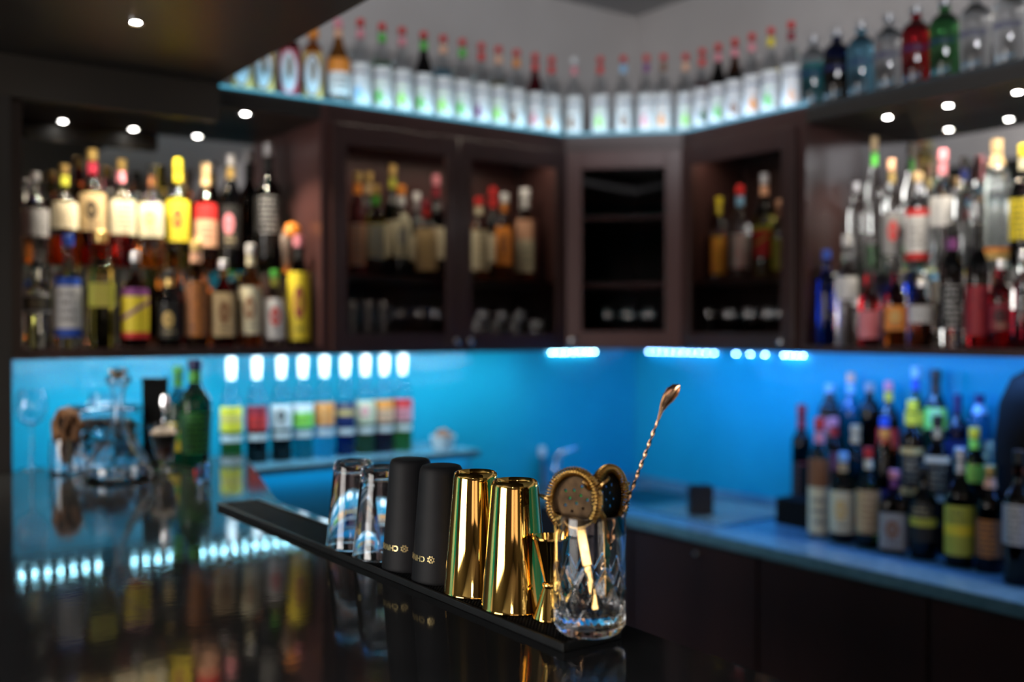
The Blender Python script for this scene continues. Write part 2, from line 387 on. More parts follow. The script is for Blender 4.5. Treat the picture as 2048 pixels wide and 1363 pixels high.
window('added_window', 'y', -3.0, -2.7, -1.1, .9, 2.3, DAY2)  # unseen window with a glowing pane, added as a warm light source
# pillar at the end of the bar and canopy over the bar
structure(box('pillar', -.60, .482, 2.95, WY, 0, 2.2, DARK))
canopy = structure(box('canopy', -.70, 1.045, -2.0, WY, 2.202, 2.32, CANO))
structure(box('trim_1', -.70, 1.043, 2.945, 2.983, 2.09, 2.2, CANO))

# ================================================================ WALL CABINETS  (bottom 1.40, top 2.20)
Z0, Z1 = 1.40, 2.20
FY, FX = 2.985, 2.69
def unit(name, label): return empty(name, (0, 0, 0), 0, label, 'cabinet')
# open unit on the ledge side
u = unit('open_shelf_unit', 'open mirrored shelf unit of dark wood above the black bar, beside the pillar')
box('side_panel', .486, .515, FY, WY-.001, Z0, Z1, WOOD, u); box('side_panel', 1.385, 1.413, FY, WY-.001, Z0, Z1, WOODL, u)
box('bottom_panel', .516, 1.384, FY, WY-.001, Z0, Z0+.022, WOOD, u); box('top_panel', .516, 1.384, FY, WY-.001, 2.145, Z1, DARK, u)
box('valance', .486, 1.413, FY, FY+.006, Z0-.006, Z0-.0002, WOOD, u); box('back_mirror', .516, 1.384, WY-.014, WY-.002, Z0+.022, 2.145, MIRR, u)
box('glass_shelf', .517, 1.383, 3.115, WY-.015, 1.652, 1.660, SHELFG, u)
# open unit on the counter side
u = unit('open_shelf_unit', 'open mirrored shelf unit of dark wood above the grey counter')
YB1 = 2.143
box('side_panel', FX, WX-.001, YB1-.02, YB1+.01, Z0, Z1, WOOD, u); box('side_panel', FX, WX-.001, .62, .65, Z0, Z1, WOOD, u)
box('bottom_panel', FX, WX-.001, .651, YB1-.021, Z0, Z0+.022, WOOD, u); box('top_panel', FX, WX-.001, .651, YB1-.021, 2.145, Z1, DARK, u)
box('back_mirror', WX-.014, WX-.002, .651, YB1-.021, Z0+.022, 2.145, MIRR, u)
box('glass_shelf', FX+.14, WX-.015, .652, YB1-.022, 1.652, 1.660, SHELFG, u)

def door(u, ax, o0, o1, face, knob_at, wood, rail=.05, dz=0):
    """framed glass door; ax 'A' along x facing -y, 'B' along y facing -x; builds in the unit's local frame"""
    d0, d1 = face-.004, face-.022
    bm = bmesh.new(); za, zb = Z0+.005, 2.135
    for (a, b, c, d) in ((o0, o0+rail, za, zb), (o1-rail, o1, za, zb), (o0+rail, o1-rail, za, za+.055), (o0+rail, o1-rail, zb-.065, zb)):
        if ax == 'A': addbox(bm, a, b, d1, d0, c, d, .002)
        else: addbox(bm, d1, d0, a, b, c, d, .002)
    dr = mk('door', bme(bm), wood, u)
    g = bmesh.new()
    if ax == 'A': addbox(g, o0+rail, o1-rail, d0-.010, d0-.006, za+.055, zb-.065)
    else: addbox(g, d0-.010, d0-.006, o0+rail, o1-rail, za+.055, zb-.065)
    mk('glass_pane', bme(g), PANE, dr)
    kz = za+.028
    kp = [(0, 0), (.006, 0), (.005, .012), (.011, .018), (.012, .024), (.007, .029), (0, .030)]
    k = mk('knob', lathe_me(kp, 16), CHROME, dr)
    if ax == 'A': k.location = (knob_at, d1, kz); k.rotation_euler = (pi/2, 0, 0)
    else: k.location = (d1, knob_at, kz); k.rotation_euler = (0, -pi/2, 0)
    return dr
# double-door unit
u = unit('glazed_cabinet', 'double-door glazed dark wood wall cabinet with bottles and tumblers, beside the corner cabinet')
CX0, CX1 = 1.414, 2.376
box('side_panel', CX0, CX0+.018, FY, WY-.001, Z0, Z1, WOOD, u); box('side_panel', CX1-.018, CX1, FY, WY-.001, Z0, Z1, WOOD, u)
box('bottom_panel', CX0+.018, CX1-.018, FY, WY-.001, Z0, Z0+.02, WOOD, u); box('top_panel', CX0+.018, CX1-.018, FY, WY-.001, 2.14, Z1, WOOD, u)
box('valance', CX0, CX1, FY, FY+.006, Z0-.006, Z0-.0002, WOOD, u); box('back_panel', CX0+.018, CX1-.018, WY-.012, WY-.002, Z0+.02, 2.14, WOODL, u)
box('shelf', CX0+.018, CX1-.018, 3.02, WY-.013, 1.635, 1.653, WOODL, u)
door(u, 'A', CX0+.002, 1.893, FY, 1.868, WOOD); door(u, 'A', 1.897, CX1-.002, FY, 1.925, WOOD)
# corner unit: local frame along the diagonal
C0, C1 = Vector((2.380, 2.985, 0)), Vector((2.690, 2.675, 0))
u = unit('corner_cabinet', 'narrow corner wall cabinet with one glazed door, its wood coloured paler for glare')
prism('bottom_panel', [(2.38, 2.987), (2.688, 2.678), (WX-.002, 2.678), (WX-.002, WY-.002), (2.38, WY-.002)], Z0, Z0+.02, WOOD, u)
prism('top_panel', [(2.38, 2.987), (2.688, 2.678), (WX-.002, 2.678), (WX-.002, WY-.002), (2.38, WY-.002)], 2.14, Z1, WOOD, u)
box('side_panel', 2.379, 2.395, 2.99, WY-.002, Z0+.02, 2.14, WOOD, u); box('side_panel', 2.692, WX-.002, 2.678, 2.694, Z0+.02, 2.14, WOOD, u)
for zz in (1.633, 1.885): prism('shelf', [(2.41, 2.985), (2.695, 2.70), (WX-.02, 2.70), (WX-.02, WY-.02), (2.41, WY-.02)], zz, zz+.016, WOODL, u)
L_ = (C1-C0).length
du = bpy.data.objects.new('door', None)
bm = bmesh.new(); za, zb = Z0+.005, 2.135
for (a, b, c, d) in ((.006, .066, za, zb), (L_-.066, L_-.006, za, zb), (.066, L_-.066, za, za+.062), (.066, L_-.066, zb-.065, zb)): addbox(bm, a, b, -.018, 0, c, d, .002)
dd = mk('door', bme(bm), WOODL, u, (C0.x-.004, C0.y-.004, 0), (0, 0, -pi/4))
g = bmesh.new(); addbox(g, .066, L_-.066, -.011, -.007, za+.062, zb-.065); mk('glass_pane', bme(g), PANE, dd)
k = mk('knob', lathe_me([(0, 0), (.006, 0), (.005, .012), (.011, .018), (.012, .024), (.007, .029), (0, .030)], 16), CHROME, dd, (.03, -.018, za+.028), (pi/2, 0, 0))
bpy.data.objects.remove(du)
# single-door unit
u = unit('glazed_cabinet', 'single-door glazed dark wood wall cabinet with stemmed glasses on its floor')
BY0, BY1 = 2.154, 2.674
box('side_panel', FX, WX-.001, BY0, BY0+.018, Z0, Z1, WOOD, u); box('side_panel', FX, WX-.001, BY1-.018, BY1, Z0, Z1, WOOD, u)
box('bottom_panel', FX, WX-.001, BY0+.018, BY1-.018, Z0, Z0+.02, WOOD, u); box('top_panel', FX, WX-.001, BY0+.018, BY1-.018, 2.14, Z1, WOOD, u)
box('back_panel', WX-.012, WX-.002, BY0+.018, BY1-.018, Z0+.02, 2.14, WOOD, u)
box('shelf', FX+.035, WX-.013, BY0+.018, BY1-.018, 1.635, 1.653, WOODL, u)
door(u, 'B', BY0+.002, BY1-.002, FX, BY0+.035, WOOD)

# ================================================================ LOWER FURNITURE
# bar
bar = empty('bar_counter', (0, 0, 0), 0, 'polished black stone bar counter reflecting the blue lights', 'bar')
bp = [(.10, -1.8), (.873, -1.8), (.873, 2.10), (1.115, 2.945), (.10, 2.945)]
prism('bar_top', bp, 1.062, 1.10, BAR, bar, .0035)
prism('bar_body', [(.16, -1.75), (.80, -1.75), (.80, 2.10), (1.04, 2.94), (.16, 2.94)], 0, 1.061, DARK, bar)
# ledge on the back wall
led = empty('wall_ledge', (0, 0, 0), 0, 'shallow raised ledge along the blue-lit wall carrying the row of coloured bottles', 'shelf')
box('ledge_top', .484, 1.97, 2.948, WY-.001, 1.03, 1.052, COUNT, led, .002)
box('front_panel', .50, 1.955, 2.985, WY-.001, .0, 1.029, PANEL, led)
# worktop: L shaped
wt = empty('worktop', (0, 0, 0), 0, 'grey worktop running along below the blue-lit wall', 'worktop')
prism('worktop_slab', [(2.43, -.5), (WX-.002, -.5), (WX-.002, WY-.002), (2.43, WY-.002)], .775, .81, COUNT, wt, .002)
box('upstand', WX-.018, WX-.003, 1.0, WY-.02, .811, .84, COUNT, wt); box('upstand', 2.44, WX-.02, WY-.018, WY-.003, .811, .84, COUNT, wt)
y = 3.27
for i in range(6):
    bc = empty('base_cabinet', (0, 0, 0), 0, '%s dark wood base cabinet under the grey worktop, counted from the corner' % ORD[i], 'cabinet', 'base cabinets under the worktop')
    box('body', 2.47, WX-.01, y-.578, y, .1, .774, WOOD, bc); box('plinth', 2.52, WX-.01, y-.578, y, .0, .099, DARK, bc)
    d = box('door', 2.45, 2.469, y-.574, y-.004, .11, .765, WOOD, bc, .002)
    if i == 1: mk('knob', lathe_me([(0, 0), (.005, 0), (.004, .010), (.009, .015), (.009, .019), (.006, .023), (0, .024)], 16), CHROME, d, (2.45, y-.33, .735), (0, -pi/2, 0))
    y -= .58
# drainer grooves, sink and tap in the corner
dr = empty('sink', (0, 0, 0), 0, 'steel sink with ribbed drainer let into the corner worktop', 'sink')
SK = [(2.49, 2.99), (2.49, 2.28), (2.92, 2.28), (2.92, 2.99)]
bm = bmesh.new()
addbox(bm, 2.56, 2.95, 2.36, 2.38, .811, .817); addbox(bm, 2.56, 2.95, 3.13, 3.15, .811, .817); addbox(bm, 2.56, 2.58, 2.38, 3.13, .811, .817); addbox(bm, 2.93, 2.95, 2.38, 3.13, .811, .817)
addbox(bm, 2.58, 2.93, 2.38, 3.13, .811, .8125)
mk('sink_rim', bme(bm), STEEL, dr)
for i in range(8): box('rib', 2.60+i*.04, 2.615+i*.04, 2.40, 2.76, .8126, .817, STEEL, dr, .0015)
box('basin', 2.62, 2.90, 2.80, 3.10, .8126, .8135, mat('basin_shade', (.10, .11, .12), .3, 1), dr)  # flat plate, the shade of a basin put into its dark colour
tp = empty('tap', (2.50, 3.19, .8105), 0, 'chrome mixer tap in front of the blue-lit wall near the corner', 'tap')
mk('tap_body', lathe_me([(0, 0), (.024, 0), (.024, .01), (.016, .02), (.016, .12), (.019, .13), (.019, .16), (0, .165)], 20), CHROME, tp)
f0 = tp.location
def loc3(px, py, D): v = pt(px, py, D); return (v.x-f0.x, v.y-f0.y, v.z-f0.z)
mk('spout', tube_me([(0, 0, .11), (-.03, -.04, .13), (-.07, -.09, .145), (-.10, -.12, .13), (-.10, -.12, .11)], .010, 10), CHROME, tp)
mk('lever', tube_me([(0, 0, .16), (.02, -.014, .172), (.075, -.05, .192)], [.012, .010, .008], 10), CHROME, tp)
sd = empty('soap_dispenser', (2.47, 3.245, .8105), 0, 'small chrome pump dispenser beside the tap', 'dispenser')
mk('body', lathe_me(cyl(.016, 0, .15, .004), 16), CHROME, sd); mk('pump', lathe_me(cyl(.014, .151, .19, .004), 16), mat('pale_plastic', (.7, .7, .75), .3), sd)
sp = empty('sponge', (2.50, 3.08, .8105), 2.0, 'bright green sponge on the worktop behind the gold cups', 'sponge')
box('foam', -.06, .06, -.035, .035, 0, .03, noisy(mat('green_sponge', rough=.9), (.03, .45, .04), (.06, .6, .06), (80, 80, 80)), sp, .006)
box('scourer', -.06, .06, -.035, .035, .0305, .038, mat('green_scourer', (.01, .2, .05), .9), sp, .002)
# black box on drainer
x, yb = 2.64, onB(1401, 2.64)
bx = empty('napkin_holder', (x, yb, .818), YAW-pi/2, 'small black box standing on the ribbed drainer', 'holder')
bm = bmesh.new(); addbox(bm, -.042, .042, -.03, -.026, 0, .10); addbox(bm, -.042, .042, .026, .03, 0, .10); addbox(bm, -.042, -.038, -.026, .026, 0, .10); addbox(bm, .038, .042, -.026, .026, 0, .10); addbox(bm, -.038, .038, -.026, .026, 0, .004)
mk('box_body', bme(bm), PLASTB, bx); box('napkins', -.034, .034, -.02, .02, .005, .094, PLASTB, bx)

# LED tapes
def ledstrip(name, label, p0, p1, n, m, skip=(), down=True, size=.007, hh=None):
    t = empty(name, (0, 0, 0), 0, label, 'light'); p0, p1 = Vector(p0), Vector(p1); d = (p1-p0).normalized(); s = Vector((-d.y, d.x, 0))
    a, b = p0-d*.01, p1+d*.01; bm = bmesh.new()
    q = [a-s*.005, b-s*.005, b+s*.005, a+s*.005]
    up = [bm.verts.new((v.x, v.y, v.z+.0018)) for v in q]; lo = [bm.verts.new((v.x, v.y, v.z+.0005)) for v in q]
    bm.faces.new(up); bm.faces.new(lo[::-1])
    for i in range(4): bm.faces.new((up[i], up[(i+1) % 4], lo[(i+1) % 4], lo[i]))
    mk('tape', bme(bm), mat('led_tape_back', (.5, .5, .5), .5), t)
    bm = bmesh.new(); addbox(bm, -size/2, size/2, -size/2, size/2, -(hh or size*.5), 0); lm = bme(bm)
    for i in range(n):
        if i in skip: continue
        mk('led', lm, m, t, tuple(p0+(p1-p0)*(i/(n-1))), (0, 0, math.atan2(d.y, d.x)))
    return t
ledstrip('led_strip', 'row of cyan LEDs under the front edge of the ledge-side cabinets', (.512, 3.008, 1.3975), (2.332, 3.008, 1.3975), 56, LEDW, skip=(7, 8), size=.0080, hh=.0015)
def clus(label, n, a, b, wall):
    if wall == 'A': P = [(onA(p, WY-.012), WY-.012, 1.380) for p in (a, b)]
    else: P = [(WX-.012, onB(p, WX-.012), 1.380) for p in (a, b)]
    ledstrip('led_strip', label, P[0], P[1], n, LEDA if wall == 'A' else LEDB, size=.0065)
clus('seven bright white LEDs on the blue-lit wall beside the corner', 7, 1104, 1188, 'A')
clus('bright run of LEDs just round the corner under the corner cabinet', 10, 1298, 1428, 'B')
clus('three faint LEDs under the single-door cabinet', 3, 1472, 1530, 'B')
clus('short run of LEDs where the single-door cabinet ends', 4, 1568, 1606, 'B')
# glowing tape along the top shelf lip
def lip(label, pts):
    for i, (a, b) in enumerate(pts):
        a, b = Vector(a), Vector(b); d = b-a; t = box('light_tape', 0, d.length, -.002, .002, 0, .009, LEDC)
        t.location = (a.x, a.y, 2.201); t.rotation_euler = (0, 0, math.atan2(d.y, d.x)); tag(t, label[i], 'light')
lip(['cyan glowing light tape along the ledge-side top shelf', 'cyan glowing light tape on the corner of the top shelf', 'cyan glowing light tape along the counter-side top shelf'],
    [((1.05, 2.989), (2.376, 2.989)), ((2.384, 2.985), (2.692, 2.677)), ((2.694, 2.67), (2.694, 2.12))])

# downlights
def spot(x, y, z, label, power=6, group=None, ang=110):
    t = empty('downlight', (x, y, z), 0, label, 'light', group)
    mk('ring', cached('ring', lambda: lathe_me([(.0115, 0), (.020, 0), (.020, -.004), (.0115, -.003)], 24)), CHROME, t)
    mk('lens', cached('lens', lambda: lathe_me([(0, -.001), (.0110, -.001), (.0110, -.0025), (0, -.0035)], 20)), SPOTM, t)
    l = bpy.data.lights.new('spot_light', 'SPOT'); l.energy = power; l.spot_size = R_(ang); l.spot_blend = .5; l.color = (1, .86, .66); l.shadow_soft_size = .012
    o = bpy.data.objects.new('spot_light', l); o.location = (0, 0, -.008); o.parent = t; COL.objects.link(o); return t
for i, x in enumerate((.725, .945, 1.16)): spot(x, 3.045, 2.145, '%s downlight from the pillar inside the ledge-side open shelf unit' % ORD[i], 17)
for i, y in enumerate((1.915, 1.71, 1.50, 1.29, 1.08)): spot(2.825, y, 2.145, '%s downlight from the corner inside the counter-side open shelf unit' % ORD[i], 6.5)  # last two are out of view, added for their light
spot(.673, 2.467, 2.202, 'single downlight set in the dark canopy over the bar', 2)

# ================================================================ TOP SHELF SYRUPS
GS = 'syrup bottles along the top shelf'
syr = [  # px, glass, liquid, level, accent, neck, words
 (722, 'clear', None, 0, 'lblue', 'pink', 'clear syrup bottle with pink neck tag'), (765, 'clear', 'green', .56, 'green', 'green', 'green-tinted syrup bottle'),
 (805, 'clear', None, 0, 'lime', 'pink', 'clear syrup bottle with leafy label'), (848, 'dark', 'dark', .7, 'green', 'green', 'near-black syrup bottle with green neck tag'),
 (887, 'clear', 'lblue', .6, 'lime', 'peach', 'pale bluish syrup bottle'), (925, 'clear', None, 0, 'green', 'green', 'clear syrup bottle with green neck tag'),
 (963, 'clear', None, 0, 'purple', 'red', 'clear syrup bottle with purple fruit label'), (997, 'clear', 'olive', .55, 'lime', 'peach', 'clear olive-tinted syrup bottle'),
 (1033, 'clear', None, 0, 'brown', 'orange', 'clear syrup bottle with orange neck tag'), (1070, 'maroon', 'maroon', .8, 'pink', 'red', 'deep red syrup bottle'),
 (1103, 'clear', None, 0, 'orange', 'red', 'clear syrup bottle with orange fruit label')]
for i, (px, g, l, lv, a, n, w_) in enumerate(syr):
    x = onA(px, 3.035)
    bottle(x, 3.035, Z1+.001, .30, .0345, 'syrup', g, l, lv, ('white', a, 'fruit', .05, .50), 'red', n,
           '%s, %s past the amber bottle' % (w_, ORD[i]), GS, 'syrup_bottle', text=('MONIN', .017, .38, 'navy'), caph=.07)
cor = [(1148, 'clear', None, 0, 'brown', 'pink', 'clear syrup bottle with pale cap'), (1200, 'clear', None, 0, 'lime', 'red', 'clear syrup bottle with red neck tag'),
 (1246, 'clear', None, 0, 'brown', 'lblue', 'clear syrup bottle with nut label'), (1292, 'clear', None, 0, 'pink', 'purple', 'clear syrup bottle with pink label'), (1326, 'clear', None, 0, 'orange', 'brown', 'clear syrup bottle with yellow fruit label')]
for i, (px, g, l, lv, a, n, w_) in enumerate(cor):
    x, y = ondiag(px, (2.405, 3.03), (2.735, 2.70))
    bottle(x, y, Z1+.001, .30, .0315, 'syrup', g, l, lv, ('white', a, 'fruit', .05, .50), 'red' if i else 'white', n,
           '%s, %s of those over the corner cabinet' % (w_, ORD[i]), GS, 'syrup_bottle', text=('MONIN', .017, .38, 'navy'), caph=.07)
rs = [(1370, 'clear', None, 0, 'lime', 'peach', 'clear syrup bottle with peach neck tag'), (1403, 'clear', 'maroon', .56, 'dgreen', 'red', 'dark topped syrup bottle with green label'),
 (1435, 'dark', 'dark', .6, 'green', 'pink', 'blackish syrup bottle'), (1468, 'brown', 'dark', .6, 'brown', 'pink', 'dark brown syrup bottle'),
 (1502, 'clear', 'brown', .5, 'orange', 'pink', 'clear syrup bottle with brown syrup'), (1540, 'clear', 'olive', .52, 'green', 'yellow', 'syrup bottle with yellow neck tag'),
 (1580, 'clear', None, 0, 'peach', 'maroon', 'clear syrup bottle with peach label')]
for i, (px, g, l, lv, a, n, w_) in enumerate(rs):
    y = onB(px, 2.735)
    bottle(2.735, y, Z1+.001, .30, .0325, 'syrup', g, l, lv, ('white', a, 'fruit', .05, .50), 'red', n,
           '%s, %s of seven above the single-door cabinet' % (w_, ORD[i]), GS, 'syrup_bottle', text=('MONIN', .017, .38, 'navy'), caph=.07)
# four oval-label bottles and the amber one, ledge side end
for i, (px, g, w_, c) in enumerate([(452, 'gold', 'pale yellow', 'yellow'), (487, 'gold', 'yellow', 'yellow'), (532, 'gold', 'golden', 'orange'), (583, 'maroon', 'maroon', 'maroon'), (628, 'orange', 'orange', 'orange')]):
    x = onA(px, 3.04)
    if x < 1.09: x = 1.083+i*.001
    if i == 0: continue
    bottle(x, 3.04, Z1+.001, .24, .0335, 'qvodka', 'gold' if g == 'gold' else g, g, .9, ('gold' if g != 'maroon' else 'maroon', 'brown' if g != 'maroon' else 'pink', 'oval', .06, .66, 1.9), c, None,
           '%s juice bottle with blue oval label under the canopy edge' % w_, 'oval-label bottles on the top shelf', 'juice_bottle', capr=1.5, caph=.12)
bottle(onA(678, 3.035), 3.035, Z1+.001, .285, .037, 'syrup', 'amber', 'amber', .8, ('white', 'orange', 'top', .12, .56), 'pink', 'peach',
       'amber brown glass bottle with white label, beside the oval-label bottles', None, 'syrup_bottle')
vod = [(1625, 'clear', 'teal', .62, 'navy', 'clear flavoured vodka bottle with dark blue label'), (1671, 'navy', 'dark', .6, 'purple', 'dark blue vodka bottle with purple print'),
       (1720, 'cyan', 'lblue', .9, 'lblue', 'light cyan vodka bottle'), (1775, 'clear', 'clear', .9, 'red', 'clear vodka bottle with red band'), (1829, 'red', 'red', .8, 'maroon', 'red vodka bottle'),
       (1886, 'green', 'green', .85, 'dgreen', 'green vodka bottle'), (1947, 'clear', None, 0, 'gold', 'clear vodka bottle with gold lettering'), (2014, 'clear', None, 0, 'black', 'clear vodka bottle with black lettering'),
       (2078, 'clear', None, 0, 'blue', 'clear vodka bottle with blue lettering')]
for i, (px, g, l, lv, a, w_) in enumerate(vod):
    y = onB(px, 2.745)
    bottle(2.745, y, Z1+.001, .235, .0425, 'vodka', g, l, lv, None, 'silver', None, '%s on the top shelf' % w_, 'vodka bottles on the top shelf', 'vodka_bottle',
           text=('ABSOLUT', .020, .42, a), capr=1.25, caph=.1)

# ================================================================ OPEN UNIT, LEDGE SIDE
GL = 'bottles in the ledge-side open unit'
FZ = Z0+.0225
low = [ # px, top py, R, shape, glass, liquid, level, label, cap, neck, words
 (75, 520, .034, 'round', 'clear', 'clear', .7, ('black', 'grey', 'bands', .40, .66), 'black', None, 'clear bottle with dark shoulder label, nearest the pillar'),
 (137, 470, .036, 'round', 'clear', 'clear', .7, ('white', 'blue', 'bands', .10, .62), 'blue', None, 'clear bottle with blue and white label and blue cap'),
 (203, 462, .037, 'qslim', 'gold', 'olive', .6, ('olive', 'gold', 'lines', .35, .55), 'gold', None, 'tall golden bottle with long neck'),
 (271, 505, .038, 'squat', 'dark', 'brown', .8, ('yellow', 'purple', 'diag', .10, .66), 'silver', None, 'dark bottle with slanting purple and yellow label'),
 (339, 540, .033, 'round', 'dark', 'dark', .7, ('black', 'gold', 'round', .12, .55), 'black', 'gold', 'black bottle with sparse gold print'),
 (393, 480, .034, 'slim', 'amber', 'brown', .6, ('brown', 'orange', 'lines', .10, .60), 'gold', 'peach', 'dark amber bottle with brown label'),
 (447, 520, .036, 'qround', 'orange', 'red', .8, ('tan', 'brown', 'round', .12, .68), 'silver', None, 'bottle with broad tan label and red glow at its foot'),
 (502, 488, .034, 'round', 'orange', 'orange', .6, ('cream', 'brown', 'round', .12, .58), 'white', 'cream', 'orange bottle with cream label and white cap'),
 (550, 540, .034, 'round', 'clear', 'clear', .6, ('white', 'red', 'round', .10, .62), 'green', 'olive', 'clear bottle with red emblem on white label'),
 (598, 472, .036, 'wine', 'dgreen', 'dark', .7, ('yellow', 'maroon', 'round', .05, .70), 'pink', 'black', 'black wine-shaped bottle with tall yellow label')]
for px, tp_, R, sh, g, l, lv, lb, c, n, w_ in low:
    yy = 3.045; x = onA(px, yy); H = zat(tp_, x, yy)-FZ
    R = round(min([R]+[.492*abs(onA(q_[0], yy)-x) for q_ in low if q_[0] != px]), 4)
    bottle(x, yy, FZ, round(H, 3), R, sh, g, l, lv, lb, c, n, w_+', front row', GL)
upp = [
 (72, 345, .036, 'round', 'clear', 'clear', .6, ('grey', 'black', 'lines', .30, .60), 'silver', None, 'clear bottle with grey label on the glass shelf, nearest the pillar'),
 (130, 330, .038, 'squat', 'brown', 'orange', .3, ('cream', 'brown', 'lines', .36, .66), 'gold', 'olive', 'brown bottle with pale yellow label on the glass shelf'),
 (187, 300, .038, 'round', 'rum', 'rum', .7, ('tan', 'black', 'round', .30, .66), 'gold', 'maroon', 'red-brown bottle with round beige label and gold cap'),
 (245, 320, .038, 'qsquat', 'clear', 'red', .32, ('cream', 'brown', 'lines', .30, .66), 'gold', 'pink', 'pale bottle with cream label and red liquid below'),
 (305, 330, .038, 'qsquat', 'clear', 'orange', .32, ('cream', 'gold', 'round', .30, .66), 'black', 'brown', 'pale bottle with cream label and orange liquid below'),
 (357, 318, .034, 'round', 'gold', 'olive', .7, ('yellow', 'maroon', 'round', .25, .62), 'yellow', 'yellow', 'yellow-labelled bottle with yellow foil neck'),
 (412, 328, .034, 'round', 'orange', 'rum', .7, ('peach', 'red', 'top', .22, .66), 'tan', 'tan', 'bottle with red-topped peach label on the glass shelf'),
 (462, 310, .033, 'wine', 'dark', 'dark', .7, ('black', 'pink', 'round', .20, .56), 'silver', 'gold', 'black bottle with pink seal and silver cap'),
 (538, 288, .045, 'squat', 'dark', 'dark', .7, ('black', 'grey', 'lines', .30, .58), 'silver', 'black', 'broad black bottle with grey lettering by the wooden divider')]
for px, tp_, R, sh, g, l, lv, lb, c, n, w_ in upp:
    yy = 3.185; x = onA(px, yy); H = zat(tp_, x, yy)-1.661
    R = round(min([R]+[.492*abs(onA(q_[0], yy)-x) for q_ in upp if q_[0] != px]), 4)
    bottle(x, yy, 1.661, round(H, 3), R, sh, g, l, lv, lb, c, n, w_, GL)
# white and horn-shaped jugs behind
x = onA(512, 3.2)
j = empty('porcelain_jar', (onA(505, 3.2)-.0, 3.2, FZ), 0, 'plain pale grey jar behind the front bottles', 'jar')
mk('body', lathe_me([(0, 0), (.034, 0), (.036, .01), (.036, .19), (.03, .20), (0, .20)], 20), mat('pale_glaze', (.45, .45, .43), .35), j)
mk('lid', lathe_me([(0, .201), (.031, .201), (.03, .212), (.006, .22), (0, .224)], 20), mat('pale_glaze', (.45, .45, .43), .35), j)
j = empty('horn_cup', (onA(571, 3.17), 3.17, 1.661), -1.57, 'cream horn-shaped drinking cup with orange tips on the glass shelf', 'cup')
mk('horn', tube_me([(0, 0, .002), (-.004, 0, .03), (.0, 0, .06), (.012, 0, .09), (.03, 0, .115), (.05, 0, .13)], [.012, .016, .020, .022, .024, .026], 14), mat('horn_cream', (.62, .48, .40), .3), j)
mk('tip', tube_me([(.05, 0, .131), (.066, 0, .139)], [.027, .027], 14), paint('orange'), j)
mk('foot', lathe_me(cyl(.026, 0, .006), 16), paint('orange'), j)

# ================================================================ GLAZED CABINET CONTENTS
GD = 'bottles behind the cabinet glass'
dbl = [
 (716, 345, .028, 'slim', 'pink', 'pink', .6, ('peach', 'white', 'lines', .1, .5), 'gold', 'orange', 'slim pinkish bottle, nearest the open shelves'),
 (752, 370, .037, 'qround', 'olive', 'rum', .32, ('cream', 'lblue', 'lines', .20, .56), 'gold', 'green', 'olive bottle with cream label and green neck band'),
 (803, 372, .034, 'round', 'clear', 'dark', .3, ('cream', 'grey', 'round', .22, .62), 'orange', 'white', 'bottle with grey-cream label and white neck'),
 (852, 400, .040, 'qsquat', 'brown', 'brown', .8, ('tan', 'gold', 'lines', .10, .62), 'maroon', 'red', 'wide bottle with tan label and red neck'),
 (958, 395, .036, 'round', 'amber', 'amber', .6, ('cream', 'tan', 'lines', .12, .60), 'red', 'cream', 'bottle with yellowish label and red cap'),
 (1009, 388, .034, 'qround', 'amber', 'amber', .7, ('orange', 'brown', 'round', .18, .62), 'white', 'orange', 'amber bottle with orange label'),
 (1050, 378, .037, 'qslim', 'brown', 'amber', .7, ('cream', 'peach', 'top', .10, .66), 'white', 'white', 'bottle with large cream label and white neck')]
for px, tp_, R, sh, g, l, lv, lb, c, n, w_ in dbl:
    yy = 3.10; x = onA(px, yy); H = zat(tp_, x, yy)-1.654
    bottle(x, yy, 1.6535, round(H, 3), R, sh, g, l, lv, lb, c, n, w_+', double-door cabinet', GD)
for i, (px, tp_, g, c, n, w_) in enumerate([(738, 345, 'brown', 'gold', 'tan', 'dark bottle with tan neck'), (785, 330, 'dgreen', 'gold', 'olive', 'dark green bottle with olive neck'), (833, 385, 'dgreen', 'white', 'silver', 'green bottle with silver neck'), (872, 350, 'dark', 'pink', 'maroon', 'dark bottle with maroon neck'), (985, 375, 'dark', 'red', 'red', 'dark bottle with red neck')]):
    yy = 3.20; x = onA(px, yy); H = zat(tp_, x, yy)-1.654
    bottle(x, yy, 1.6535, round(H, 3), .034, 'round', g, None, 0, ('cream', 'brown', 'lines', .2, .5), c, n, w_+' in the rear row, double-door cabinet', GD)
cb = empty('gift_carton', (onA(1074, 3.16), 3.16, 1.6535), 0, 'dusky pink bottle carton at the corner end of the double-door cabinet', 'box')
box('carton', -.03, .03, -.03, .03, 0, .22, mat('pink_card', (.28, .10, .10), .5), cb, .001); box('carton_lid', -.031, .031, -.031, .031, .221, .25, mat('pink_card', (.28, .10, .10), .5), cb, .001)
def tumbler_me(R, H, t=.0022):
    return lathe_me([(0, 0), (R*.85, 0), (R*.9, .003), (R, H), (R-t, H), (R*.9-t, .010), (0, .009)], 22)
